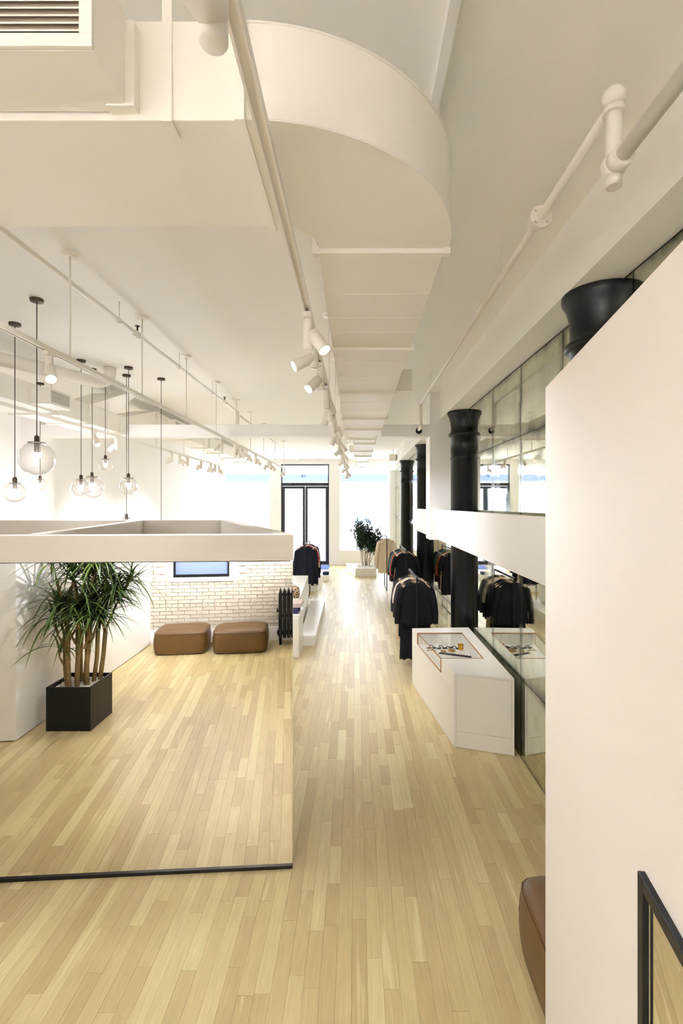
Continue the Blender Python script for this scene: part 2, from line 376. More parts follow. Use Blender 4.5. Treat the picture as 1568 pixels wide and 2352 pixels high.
# ---- brick wall behind the camera
WX0, WX1, WZ0, WZ1 = -2.585, -1.455, 1.11, 2.75
wb = MB(); wb.box(-5.5,WX0+0.1,YB-0.2,YB-0.02,-0.15,ZC); wb.box(WX1-0.1,XR+0.2,YB-0.2,YB-0.02,-0.15,ZC); wb.box(WX0+0.1,WX1-0.1,YB-0.2,YB-0.02,-0.15,WZ0+0.1); wb.box(WX0+0.1,WX1-0.1,YB-0.2,YB-0.02,WZ1-0.1,ZC)
wb = tag(wb.obj('wall_back','brick'), 'white painted brick wall with a small dark framed window', kind='structure')
def brick_mb(rr):
    b = MB(); b.box(0,1,0,0.022,0,1)
    for v in b.v:
        v.x += rr.uniform(-0.015,0.015); v.z += rr.uniform(-0.08,0.08)
        if v.y > 0.01: v.y += rr.uniform(-0.005,0.006)
    return b
bmeshes = []
for k in range(8):
    me = brick_mb(R).mesh('brick','brick'); bmeshes.append(me)
rest = MB(); row = 0; z = 0.258; nb = 0
while z < 3.2:
    x = -2.95 - (0.11 if row % 2 else 0.0); 
    while x < XR:
        l = 0.213 if row % 6 else 0.105
        if not (x+l > WX0-0.005 and x < WX1+0.005 and z+0.0555 > WZ0+0.004 and z < WZ1+0.005) and x+l > -2.9:
            if x < -0.45 and z < 1.52:
                bo = inst('brick', bmeshes[nb % 8], wb, (x, YB-0.014, z), scale=(l-0.010, 1, 0.0555)); bo.rotation_euler = (0, R.uniform(-0.006,0.006), 0)
                bv = bo.modifiers.new('bevel','BEVEL'); bv.width = 0.007; bv.segments = 1
                nb += 1
            else:
                rest.box(x, x+l-0.008, YB-0.014, YB+0.007+R.uniform(-0.003,0.003), z, z+0.058)
        x += l
    z += 0.0665; row += 1
o = rest.obj('brick_rows','brick',wb); o['kind'] = 'stuff'
tag(MB().box(-2.9,XR,YB-0.012,YB+0.02,0.002,0.255).obj('baseboard_back','paint',bevel=0.004),'tall white baseboard under the brick wall',kind='structure')
wn = thing('window_3','small black framed frosted window in the brick wall',None,((WX0+WX1)/2,YB,WZ0),kind='structure')
f = MB()
for a in ((WX0,WX0+0.075,WZ0+0.075,WZ1-0.075),(WX1-0.075,WX1,WZ0+0.075,WZ1-0.075),(WX0,WX1,WZ0,WZ0+0.075),(WX0,WX1,WZ1-0.075,WZ1)): f.box(a[0],a[1],YB-0.03,YB+0.03,a[2],a[3])
f.obj('window_trim','paint',wn,world=True,bevel=0.003)
g = 0.075; f = MB()
for a in ((WX0+g,WX0+g+0.035,WZ0+g+0.05,WZ1-g-0.05),(WX1-g-0.035,WX1-g,WZ0+g+0.05,WZ1-g-0.05),(WX0+g,WX1-g,WZ0+g,WZ0+g+0.05),(WX0+g,WX1-g,WZ1-g-0.05,WZ1-g)): f.box(a[0],a[1],YB-0.06,YB+0.012,a[2],a[3])
f.obj('window_frame','blackm',wn,world=True)
MB().box(WX0+g+0.035,WX1-g-0.035,YB-0.04,YB-0.03,WZ0+g+0.05,WZ1-g-0.05).obj('pane','frost',wn,world=True)

# ---- floor: slab and oak planks
fl = tag(MB().box(XL,XR+0.006,YB,YF+0.3,-0.15,-0.013).obj('floor','soil'),'pale oak plank floor',kind='structure')
PW = 0.083; planks = []; x = XL
while x < XR-0.001:
    pw = min(PW, XR-x); y = YB - R.uniform(0,0.8)
    while y < YF:
        l = R.choice((0.35,0.45,0.55,0.65,0.8,0.95,1.1,1.3,1.6))*R.uniform(0.92,1.08)
        a, b_ = max(y,YB), min(y+l,YF)
        if b_-a > 0.02: planks.append((x,x+pw,a,b_))
        y += l
    x += pw
def seen(p):
    s = 0
    for k in range(7):
        X = (p[0]+p[1])/2; Y = p[2]+(p[3]-p[2])*(k+0.5)/7
        if Y < 2.3: continue
        u, v = CX+X/Y*F, CY+H/Y*F
        if 0 <= u <= 1250 and v <= 2352 and (u > 675 or v > 2000) and not (X > 0.9 and 4.9 < Y < 7.1): s += (p[3]-p[2])/7/Y**3
    return s
ranked = sorted(planks, key=seen, reverse=True)
pmesh = {}
stuff = MB(); bev = 0.0012
def plank_mb(w_, l_):
    b = MB(); e = 0.0011
    vs = [(0,0,-0.013),(w_,0,-0.013),(w_,l_,-0.013),(0,l_,-0.013),(0,0,-e),(w_,0,-e),(w_,l_,-e),(0,l_,-e),(e,e,0),(w_-e,e,0),(w_-e,l_-e,0),(e,l_-e,0)]
    fs = [(0,1,5,4),(1,2,6,5),(2,3,7,6),(3,0,4,7),(4,5,9,8),(5,6,10,9),(6,7,11,10),(7,4,8,11),(8,9,10,11)]
    return b.add(vs, fs)
for i,p in enumerate(ranked):
    w_, l_ = p[1]-p[0]-0.0004, p[3]-p[2]-0.0004
    dz = -abs(R.gauss(0,0.0004))
    if i < 300:
        me = plank_mb(w_, l_).mesh('plank','plank')
        inst('plank', me, fl, (p[0],p[2],dz))
    else:
        b = plank_mb(w_, l_); stuff.add([v+Vector((p[0],p[2],dz)) for v in b.v], b.f)
o = stuff.obj('plank_field','plank',fl); o['kind'] = 'stuff'

# ================================================================== fitting cubicle with the big mirror
LEN = 5.0
def P(s, t): q = P0 - U*s - NRM*t; return (q.x, q.y)     # s: left along the mirror, t: behind it
cu = thing('fitting_cubicle','white open-topped cubicle whose front is one large mirror','cubicle',(P0.x,P0.y,0))
def wallpoly(pts, z0, z1, name, m='cream', bv=0.003, par=cu):
    a = sum(pts[i][0]*pts[(i+1)%len(pts)][1]-pts[(i+1)%len(pts)][0]*pts[i][1] for i in range(len(pts)))
    if a < 0: pts = pts[::-1]
    return MB().prism(pts, z0, z1).obj(name, m, par, bevel=bv, world=True)
TOP = 2.292
wallpoly([P(0.004,0.012),P(LEN,0.012),P(LEN,0.11),P(0.06,0.11)], 0.0, 2.105, 'front_wall')
mi = wallpoly([P(0,0),P(LEN,0),P(LEN,0.010),P(0.0,0.010)], 0.022, 2.107, 'mirror_panel', 'mirror', 0)
mi['label'] = 'large frameless mirror reflecting oak floor and brick wall'
ch = wallpoly([P(0.002,-0.012),P(LEN,-0.012),P(LEN,0.03),P(0.002,0.03)], 0.0, 0.022, 'base_channel', 'blackm', 0); ch['label'] = 'black metal channel under the mirror'
fa = wallpoly([P(-0.006,-0.02),P(LEN,-0.02),P(LEN,0.11),P(0.04,0.11)], 2.113, TOP, 'fascia')
B1 = (-1.65, 6.55)
wallpoly([P(0.02,0.11),(B1[0],B1[1]),(B1[0]-0.11,B1[1]-0.05),P(0.13,0.11)], 0.0, TOP, 'side_wall')
wallpoly([(B1[0]-0.02,B1[1]),(B1[0]-0.02,B1[1]-0.1),(-5.45,B1[1]-0.1),(-5.45,B1[1])], 0.0, TOP, 'back_wall')
wallpoly([(-2.19,3.50),(-2.74,B1[1]-0.1),(-2.84,B1[1]-0.1),(-2.29,3.50)], 0.0, TOP, 'partition')

# ================================================================== partition beside the camera with its framed mirror
A9 = math.atan2(186.0, F)
YE = 1.65; XE = 435.0/F*YE
def Q(y, t=0.0):                                   # point on the partition's left face, t to the right of it
    return (XE-math.tan(A9)*(YE-y)+t*math.cos(A9), y-t*math.sin(A9))
ZP = H+268.0/F*YE
YM = 0.862; ZM = H-842.0/F*YM
pt = thing('trim_8','white freestanding wall close on the right with a framed mirror',None,(XE,YE,0),kind='structure')
wallpoly([Q(YE),Q(0.3),Q(0.3,0.13),Q(YE,0.13)], 0.0, ZP, 'wall_slab', 'cream', 0.002, pt)
pm = thing('wall_mirror','tall black framed mirror set in the white wall on the right','mirror',(Q(YM)[0],Q(YM)[1],0.1))
YN = 0.36
def frame_ring(i0, t0, t1, m, name, par):
    fr = MB()
    y_a, y_b, za, zb = YM-i0[0], YN+i0[0], 0.12+i0[0], ZM-i0[0]; wd = i0[1]
    for (ya,yb,z0,z1) in ((y_a,y_a-wd,za,zb),(y_b+wd,y_b,za,zb),(y_a-wd,y_b+wd,zb-wd,zb),(y_a-wd,y_b+wd,za,za+wd)):
        p = [Q(ya,t0),Q(yb,t0),Q(yb,t1),Q(ya,t1)]
        ar = sum(p[i][0]*p[(i+1)%4][1]-p[(i+1)%4][0]*p[i][1] for i in range(4))
        fr.prism(p if ar > 0 else p[::-1], z0, z1)
    return fr.obj(name, m, par, world=True, bevel=0.002)
frame_ring((0,0.022), -0.012, 0.03, 'blackm', 'frame', pm)
frame_ring((0.022,0.008), -0.004, 0.03, 'chrome', 'inner_frame', pm)
wallpoly([Q(YM-0.03,-0.003),Q(YN+0.03,-0.003),Q(YN+0.03,-0.001),Q(YM-0.03,-0.001)], 0.15, ZM-0.03, 'mirror_glass', 'mirror', 0, pm)

# ================================================================== black iron half columns
prof = [(0.235,0),(0.235,0.10),(0.215,0.13),(0.205,0.2),(0.2,0.3),(0.2,3.17),(0.208,3.175),(0.208,3.195),(0.2,3.2),(0.2,3.5),(0.222,3.51),(0.235,3.525),(0.232,3.55),(0.215,3.565),(0.2,3.575),(0.198,3.65),(0.205,3.72),(0.222,3.79),(0.248,3.835),(0.252,3.85),(0.25,3.878)]
for i,y in enumerate((3.3,7.5,11.7,15.9)):
    c = MB().lathe(prof,(0,0,0),28,PI/2,1.5*PI)
    o = c.obj('iron_column','black'); o.location = (XR-0.007,y,0)
    tag(o,'black iron half column against the mirrored wall, %s from the camera'%ORD[i],'column','black iron columns along the mirrored wall')

# ================================================================== ducts
ZD0, ZD1 = 3.60, 3.885
XA, XB = -0.174, 0.382
du = thing('air_duct','cream sheet metal duct bending overhead and running to the street front','duct',(XA,2.15,ZD0))
ec = (-0.32, 2.15); ri, ro = 0.165, 0.715
MB().box(-5.4,ec[0],1.435,1.985,ZD0,ZD1).obj('trunk','duct',du,world=True,bevel=0.003)
seg = 28; el = []
for k in range(seg+1):
    a = -PI/2+PI/2*k/seg; el.append((ec[0]+ro*math.cos(a), ec[1]+ro*math.sin(a)))
for k in range(seg,-1,-1):
    a = -PI/2+PI/2*k/seg; el.append((ec[0]+ri*math.cos(a), ec[1]+ri*math.sin(a)))
MB().prism(el, ZD0, ZD1).obj('elbow','duct',du,world=True,bevel=0.002)
# raised rim lines of the elbow
for zz in (ZD0+0.003, ZD1-0.003):
    MB().tube([(ec[0]+(ro+0.001)*math.cos(-PI/2+PI/2*k/seg), ec[1]+(ro+0.001)*math.sin(-PI/2+PI/2*k/seg), zz) for k in range(seg+1)],0.004,6).obj('seam','duct',du,world=True)
runs = [(2.15,7.35,-0.165,0.385,ZD0,ZD1),(7.35,8.9,-0.13,0.34,3.64,3.885),(8.9,13.2,-0.03,0.385,3.76,3.95),(13.2,18.2,0.02,0.36,3.85,4.0)]
for (y0,y1,a,b_,z0,z1) in runs:
    MB().box(a,b_,y0,y1,z0,z1).obj('run','duct',du,world=True,bevel=0.003)
def flange(par,y,a,b_,z0,z1,t=0.022,dp=0.045,bolts=True):
    m = MB(); m.box(a-t,b_+t,y-dp/2,y+dp/2,z0-t,z0); m.box(a-t,a,y-dp/2,y+dp/2,z0,z1); m.box(b_,b_+t,y-dp/2,y+dp/2,z0,z1); m.box(a-t,b_+t,y-dp/2,y+dp/2,z1,z1+t)
    fo = m.obj('flange','duct',par,world=True,bevel=0.003)
    if bolts:
        for xx in (a-t*0.2,b_+t*0.2):
            MB().cyl((xx,y-dp/2-0.006,z0-t*0.2),(xx,y-dp/2+0.002,z0-t*0.2),0.013,12).obj('bolt','duct',fo,world=True)
for y,(a,b_,z0,z1) in ((2.17,runs[0][2:]),(3.53,runs[0][2:]),(4.96,runs[0][2:]),(6.42,runs[0][2:]),(7.35,runs[0][2:]),(8.75,runs[1][2:]),(10.4,runs[2][2:]),(11.9,runs[2][2:]),(13.1,runs[2][2:]),(14.0,runs[3][2:]),(16.0,runs[3][2:]),(18.1,runs[3][2:])):
    flange(du,y,a,b_,z0,z1)
# cross breaks (standing seams) on the underside of the near run, flange of the trunk
for y in (2.62,2.95,3.2,3.85,4.3,5.4,5.9):
    MB().box(-0.164,0.384,y,y+0.006,ZD0-0.0025,ZD0).obj('seam','duct',du,world=True)
m = MB(); m.box(ec[0]-0.024,ec[0]+0.004,1.435,2.0,ZD0-0.012,ZD0-0.0005); m.box(ec[0]-0.024,ec[0]+0.004,1.415,1.4345,ZD0-0.012,ZD1+0.01); m.obj('flange','duct',du,world=True)
m = MB(); m.box(-0.553,-0.525,1.428,1.435,ZD0,4.34); m.box(-0.553,-0.525,1.428,1.50,ZD0-0.007,ZD0); m.obj('hanger_strap','duct',du,world=True)
m = MB(); m.box(-0.70,-0.62,1.4,1.44,3.615,ZD1-0.03); m.obj('box_flange','duct',du,world=True,bevel=0.002)
def vent(par, x0,x1,y0,y1,z0,z1, face, n, m_='duct'):
    """box with a louvred face: face '-y', '+x' or '-x'"""
    b = MB().box(x0,x1,y0,y1,z0,z1).obj('vent_box',m_,par,world=True,bevel=0.003)
    h = z1-z0; mg = h*0.13; e = 0.006
    if face == '-y':
        fr = MB(); 
        for a in ((x0,x1,z0,z0+mg),(x0,x1,z1-mg,z1),(x0,x0+mg,z0+mg,z1-mg),(x1-mg,x1,z0+mg,z1-mg)): fr.box(a[0],a[1],y0-e*2,y0-e*0.2,a[2],a[3])
        fr.obj('grille_frame',m_,b,world=True,bevel=0.002)
        MB().box(x0+mg,x1-mg,y0-0.003,y0-0.001,z0+mg,z1-mg).obj('grille_shade_back','grille_shade',b,world=True)
        for k in range(n):
            zz = z0+mg+(k+0.5)*(h-2*mg)/n; dd = (h-2*mg)/n*0.36
            MB().hull8([(x0+mg,y0-0.012,zz-dd),(x1-mg,y0-0.012,zz-dd),(x1-mg,y0-0.004,zz+dd*0.5),(x0+mg,y0-0.004,zz+dd*0.5)],
                       [(x0+mg,y0-0.012,zz-dd+0.003),(x1-mg,y0-0.012,zz-dd+0.003),(x1-mg,y0-0.004,zz+dd),(x0+mg,y0-0.004,zz+dd)]).obj('slat',m_,b,world=True)
    else:
        xs = x1 if face == '+x' else x0; sg = 1 if face == '+x' else -1
        fr = MB()
        for a in ((y0,y1,z0,z0+mg),(y0,y1,z1-mg,z1),(y0,y0+mg,z0+mg,z1-mg),(y1-mg,y1,z0+mg,z1-mg)): fr.box(min(xs,xs+sg*e),max(xs,xs+sg*e),a[0],a[1],a[2],a[3])
        fr.obj('grille_frame',m_,b,world=True)
        MB().box(min(xs+sg*0.0005,xs+sg*0.002),max(xs+sg*0.0005,xs+sg*0.002),y0+mg,y1-mg,z0+mg,z1-mg).obj('grille_shade_back','grille_shade',b,world=True)
        for k in range(n):
            zz = z0+mg+(k+0.5)*(h-2*mg)/n; dd = (h-2*mg)/n*0.25
            MB().box(min(xs,xs+sg*e),max(xs,xs+sg*e),y0+mg,y1-mg,zz-dd,zz+dd).obj('slat',m_,b,world=True)
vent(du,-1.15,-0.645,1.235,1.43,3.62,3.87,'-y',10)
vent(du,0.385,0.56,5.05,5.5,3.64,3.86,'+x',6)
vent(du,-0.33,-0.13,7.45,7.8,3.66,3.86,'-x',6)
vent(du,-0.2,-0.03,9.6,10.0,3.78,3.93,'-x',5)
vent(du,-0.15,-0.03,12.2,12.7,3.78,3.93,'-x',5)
ld = thing('air_duct','cream rectangular duct along the left side above the hanging globes','duct',(-4.05,5.0,ZD0))
MB().box(-4.33,-3.76,1.99,8.1,ZD0+0.04,ZD1+0.02).obj('run','duct',ld,world=True,bevel=0.003)
MB().hull8([(-4.33,8.1,ZD0+0.05),(-3.76,8.1,ZD0+0.05),(-3.76,8.1,ZD1+0.02),(-4.33,8.1,ZD1+0.02)][::-1],[(-4.15,9.3,3.93),(-3.72,9.3,3.93),(-3.72,9.3,4.22),(-4.15,9.3,4.22)][::-1]).obj('transition','duct',ld,world=True)
MB().box(-4.15,-3.72,9.3,18,3.93,4.22).obj('run','duct',ld,world=True,bevel=0.003)
for y in (3.4,4.86,6.29,7.05,8.0): flange(ld,y,-4.33,-3.76,ZD0+0.04,ZD1+0.02,bolts=False)
for y in (9.4,11.1,12.7,14.0,15.5,17): flange(ld,y,-4.15,-3.72,3.93,4.22,bolts=False)
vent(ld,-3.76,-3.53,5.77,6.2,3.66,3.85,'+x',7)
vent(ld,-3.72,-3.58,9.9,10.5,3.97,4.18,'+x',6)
# raised louvre hood on the left duct
MB().hull8([(-4.3,7.1,ZD1+0.02),(-3.78,7.1,ZD1+0.02),(-3.78,7.9,ZD1+0.02),(-4.3,7.9,ZD1+0.02)],[(-4.15,7.9,4.25),(-3.6,7.9,4.25),(-3.6,8.15,4.25),(-4.15,8.15,4.25)]).obj('riser','duct',ld,world=True)
pr = thing('round_pipe','fat white round pipe with an elbow rising to the ceiling','pipe',(-3.5,6.3,4.1))
pth = [(-4.9,3.5,4.12),(-3.92,5.5,4.1),(-3.42,6.52,4.1)]
for k in range(1,7):
    a = PI/2*k/6; pth.append((-3.42+0.11*math.sin(a), 6.52+0.22*math.sin(a), 4.1+0.16*(1-math.cos(a))))
pth.append((-3.31,6.74,4.337))
MB().tube(pth,0.078,16).obj('pipe_body','track',pr,world=True)
MB().tube([(-3.955,5.43,4.1),(-3.935,5.47,4.1)],0.083,16).obj('pipe_collar','duct',pr,world=True)

# ---- sprinkler pipes
def ring(par,p,ax,r,t,m='track',name='pipe_collar'):
    ax = Vector(ax).normalized(); return MB().tube([Vector(p)-ax*t/2,Vector(p)+ax*t/2],r,16).obj(name,m,par,world=True)
sp = thing('sprinkler_pipe','thin white pipe crossing the ceiling above the hanging globes','pipe',(-2.15,5,4.17))
MB().tube([(-2.15,YB+0.1,4.17),(-2.15,9.1,4.17)],0.02,10).obj('pipe_body','track',sp,world=True)
MB().tube([(-2.15,9.1,4.18),(-2.15,9.1,3.9)],0.032,10).obj('pipe_drop','track',sp,world=True)
MB().tube([(-2.1,9.1,4.1),(-2.1,18,4.1)],0.018,10).obj('pipe_body','track',sp,world=True)
for y in (2.4,4.55,6.1,7.5): 
    MB().tube([(-2.15,y,4.17),(-2.15,y,ZC)],0.005,6).obj('hanger_rod','track',sp,world=True); ring(sp,(-2.15,y,4.17),(0,1,0),0.027,0.03)
for y in (4.93,8.2):
    m = MB().tube([(-2.15,y,4.19),(-2.15,y,4.25)],0.009,8); m.tube([(-2.15,y,4.25),(-2.15,y,4.256)],0.025,12); m.obj('sprinkler_head','bronze',sp,world=True)
    ring(sp,(-2.15,y-0.04,4.17),(0,1,0),0.03,0.03); ring(sp,(-2.15,y+0.04,4.17),(0,1,0),0.03,0.03)
rp_ = thing('sprinkler_pipe','white pipe with a flange stepping down along the right ceiling','pipe',(1.03,4,4.1))
RX = 1.03
MB().tube([(RX,2.03,4.1),(RX,7.95,4.1)],0.022,12).obj('pipe_body','track',rp_,world=True)
MB().tube([(RX,2.0,4.13),(RX,2.0,3.85)],0.032,14).obj('pipe_drop','track',rp_,world=True)
MB().tube([(RX,YB+0.1,3.85),(RX,2.02,3.85)],0.03,14).obj('pipe_body','track',rp_,world=True)
MB().sphere((RX,2.0,4.12),0.046,16,10).obj('pipe_elbow','track',rp_,world=True)
MB().sphere((RX,2.0,3.85),0.05,16,10).obj('pipe_elbow','track',rp_,world=True)
ring(rp_,(RX,1.95,3.85),(0,1,0),0.045,0.05); ring(rp_,(RX,2.0,4.07),(0,0,1),0.042,0.03)
ring(rp_,(RX,2.0,3.79),(0,0,1),0.03,0.05,name='pipe_plug')
ring(rp_,(RX,2.79,4.1),(0,1,0),0.062,0.02,name='pipe_flange'); ring(rp_,(RX,2.82,4.1),(0,1,0),0.055,0.02,name='pipe_flange')
for k in range(4):
    a = PI/4+k*PI/2; q = (RX+0.045*math.cos(a),2.775,4.1+0.045*math.sin(a)); MB().tube([q,(q[0],2.76,q[2])],0.011,6).obj('bolt','track',rp_,world=True)
for y in (3.55,6.9):
    MB().tube([(RX,y,4.1),(RX,y,ZC)],0.004,6).obj('hanger_rod','track',rp_,world=True); ring(rp_,(RX,y,4.1),(0,1,0),0.028,0.014)
MB().sphere((RX,7.96,4.1),0.034,12,8).obj('pipe_elbow','track',rp_,world=True)
MB().tube([(RX,7.96,4.1),(RX,7.96,3.72)],0.026,12).obj('pipe_drop','track',rp_,world=True)
MB().sphere((RX,7.96,3.72),0.036,12,8).obj('pipe_elbow','track',rp_,world=True)
MB().tube([(RX,7.96,3.72),(RX,8.3,3.72)],0.026,12).obj('pipe_body','track',rp_,world=True)
ring(rp_,(RX,BY-0.01,3.70),(0,1,0),0.052,0.012,m='blackm',name='escutcheon')

# ================================================================== light tracks and spotlights
ZT = 3.56
def track(x, y0, y1, rods, label):
    t = thing('light_track',label,'light track',(x,(y0+y1)/2,ZT))
    m = MB(); m.box(x-0.018,x-0.011,y0,y1,ZT-0.02,ZT+0.014); m.box(x+0.011,x+0.018,y0,y1,ZT-0.02,ZT+0.014); m.box(x-0.011,x+0.011,y0,y1,ZT,ZT+0.014)
    m.obj('rail','track',t,world=True)
    for y in rods:
        MB().tube([(x,y,ZT+0.014),(x,y,ZC-0.02)],0.007,8).obj('rod','track',t,world=True)
        MB().lathe([(0.001,-0.022),(0.055,-0.022),(0.062,-0.012),(0.062,0.0)],(x,y,ZC),20).obj('canopy','track',t,world=True)
track(-0.262,-1.6,18.6,(-1,1.0,4.86,6.3,8.6,10,11.6,13.2,15,17),'long white light track hanging beside the main duct')
track(-2.1,-1.6,15.2,(-1,2.5,3.68,4.92,6.2,7.53,8.8,10.0,11.4,13.0,14.6),'white light track hanging in the middle of the room')
track(-3.71,2.0,14.0,(3,4.5,6.1,7.5,9.3,10.8,12.2,13.6),'white light track along the left duct')
lens_me = MB().lathe([(0.0005,0.0),(0.028,0.0)],(0,0,0),16).mesh('lens','lens')
drv_me = None
def spot(x, y, aim, label, group, W=1.0, lit=True):
    """adapter, driver cylinder hanging from the rail, head turned towards aim (dx,dy,dz)"""
    global drv_me
    t = thing('track_spotlight',label,'spotlight',(x,y,ZT),0,group)
    if drv_me is None:
        drv_me = (MB().box(-0.02,0.02,-0.05,0.05,-0.045,-0.018).mesh('adapter','track'),
                  MB().lathe([(0.0005,-0.215),(0.024,-0.215),(0.027,-0.21),(0.027,-0.05),(0.024,-0.045),(0.0005,-0.045)],(0,0,0),18).mesh('driver','track'),
                  MB().lathe([(0.0005,-0.075),(0.03,-0.075),(0.033,-0.07),(0.036,0.045),(0.036,0.06),(0.032,0.06),(0.031,0.045)],(0,0,0),20).mesh('lamp_head','track'),
                  MB().cyl((0,0,0),(1,0,0),0.008,8).mesh('pivot','track'))
    inst('adapter',drv_me[0],t,(0,0,0)); inst('driver',drv_me[1],t,(0,0,0))
    a = Vector((aim[0],aim[1],aim[2]*0.8)).normalized()
    side = Vector((a.x,a.y,0)); side = side.normalized() if side.length > 0.05 else Vector((1,0,0))
    off = Vector((side.x*0.075, side.y*0.075, -0.185))
    q = Vector((0,0,1)).rotation_difference(a).to_euler()
    hd = inst('lamp_head',drv_me[2],t,off,q)
    pv = inst('pivot',drv_me[3],t,(0,0,-0.185),(0,0,math.atan2(side.y,side.x)),(0.075,1,1))
    if lit:
        inst('lens',lens_me,hd,(0,0,0.05))
        L = bpy.data.lights.new('spot_beam','SPOT'); L.energy = SPOT_W*W; L.color = WARM; L.spot_size = math.radians(92); L.spot_blend = 0.7; L.shadow_soft_size = 0.035
        lo = bpy.data.objects.new('spot_beam',L); COL.objects.link(lo); lo.parent = t
        lo.location = off + a*0.075; lo.rotation_euler = Vector((0,0,-1)).rotation_difference(a).to_euler()
def wfac(y): return 1.7 if y < 0.5 else (0.8 if y < 2.5 else (0.27 if y < 6 else (0.2 if y < 9 else 0.08)))
mainY = [(-1.4,(-0.5,-0.5,-0.15)),(-0.9,(-0.5,-0.7,-0.35)),(-0.3,(-0.6,-0.9,-0.05)),(0.3,(-0.6,-0.8,-0.35)),(0.921,(-0.05,-1,-0.5)),(2.75,(0.5,-0.3,-1)),(3.12,(-0.95,-0.35,-0.7)),(3.72,(-0.6,-0.6,-1)),(4.45,(0.35,0.7,-1)),(5.1,(-0.25,0.3,-1)),(5.95,(0.6,0.5,-1)),(7.1,(-0.2,-0.1,-1)),(7.8,(0.6,0.2,-1)),(8.7,(-0.8,-0.3,-1)),(9.5,(0.6,0.1,-1)),(10.6,(-0.5,0.2,-1)),(11.8,(0.7,-0.2,-1)),(13.3,(-0.6,0,-1)),(14.8,(0.5,0.2,-1)),(16.6,(-0.3,-0.2,-1))]  # heads before the unlit one are unseen, added for bounce fill light
for i,(y,a) in enumerate(mainY):
    spot(-0.262,y,a,'white spotlight on the main duct track, unseen near ones added, %s from the camera end'%ORD[i],'spotlights on the main track', wfac(y), abs(y-0.921) > 0.01)
for i,(y,a) in enumerate([(-1.3,(0.5,-0.5,-0.25)),(-0.7,(0.5,-0.8,-0.15)),(0.0,(0.2,-0.9,-0.2)),(0.7,(-0.3,-0.5,-0.6)),(1.6,(-0.5,-0.5,-1)),(3.43,(0.45,-0.6,-1)),(7.8,(-0.7,-0.3,-1)),(8.7,(0.2,0.3,-1)),(9.15,(0.5,-0.2,-1)),(9.6,(0.3,0.3,-1)),(10.5,(0.5,0.5,-1)),(12.0,(-0.5,0,-1)),(12.35,(0.5,0.2,-1)),(14.7,(-0.5,0.1,-1))]):  # out-of-frame heads at the camera end are added fill lamps
    spot(-2.1,y,a,'white spotlight on the middle track, unseen near ones added, %s from the camera end'%ORD[i],'spotlights on the middle track', wfac(y))
for i,(y,a) in enumerate([(7.1,(0.5,-0.4,-1)),(7.75,(-0.6,0,-1)),(10.1,(-0.6,0.1,-1)),(10.55,(0.6,0.1,-1)),(11.05,(-0.4,-0.2,-1)),(12.0,(-0.4,0,-1)),(12.8,(-0.3,0.2,-1)),(13.2,(-0.5,-0.2,-1)),(13.6,(0.2,0.3,-1))]):
    spot(-3.71,y,a,'white spotlight on the left track, %s from the camera end'%ORD[i],'spotlights on the left track', 0.1 if y < 9 else 0.3)

# ================================================================== globe pendants
pend = [(4.49,-2.86,2.91,0.30,'the largest and nearest one'),(5.09,-3.465,2.62,0.20,'leftmost small one hung low'),(7.6,-4.79,2.79,0.185,'small low one seen just below the largest'),(6.39,-3.505,2.70,0.24,'smaller front one of the overlapping pair'),(6.8,-3.58,2.73,0.30,'larger rear one of the overlapping pair'),
        (7.4,-3.70,3.07,0.20,'small one hung highest'),(6.72,-3.05,2.74,0.24,'rightmost one with its whole globe showing'),(7.12,-3.26,2.20,0.22,'low one half hidden by the cubicle top'),(7.32,-2.845,1.95,0.22,'rightmost cord, its globe behind the cubicle')]
for (y,x,z,dm,wd) in pend:
    t = thing('globe_pendant','clear glass globe pendant lamp, %s'%wd,'pendant lamp',(x,y,z),0,'clear glass globe pendants')
    r = dm/2
    MB().lathe([(0.0005,-0.028),(0.05,-0.028),(0.055,-0.022),(0.055,0.0)],(0,0,ZC-z),20).obj('canopy','bronze',t)
    MB().tube([(0,0,r+0.05),(0,0,ZC-z-0.028)],0.004,6).obj('cord','bronze',t)
    sk = MB().lathe([(0.0005,r*0.35),(0.021,r*0.35),(0.021,r+0.045),(0.012,r+0.055),(0.0005,r+0.06)],(0,0,0),14).obj('socket','bronze',t)
    MB().lathe([(0.05*0.4,r*0.93),(0.075 if dm > 0.22 else 0.055,r*0.93),(0.075 if dm > 0.22 else 0.055,r*0.93+0.004),(0.02,r*0.93+0.004)],(0,0,0),16).obj('disc','bronze',t)
    g0 = 0.33
    MB().lathe([(r*math.sin(a_),r*math.cos(a_)) for a_ in [g0+(PI-g0)*k/18 for k in range(18)]]+[(0.0005,-r)],(0,0,0),32).obj('globe','globe',t)
    MB().sphere((0,0,r*0.35-0.03),0.027,14,10,sz=1.25).obj('bulb','bulb',t)
    L = bpy.data.lights.new('bulb_light','POINT'); L.energy = 2.8; L.color = WARM; L.shadow_soft_size = 0.05
    lo = bpy.data.objects.new('bulb_light',L); COL.objects.link(lo); lo.parent = t; lo.location = (0,0,r*0.35-0.09)

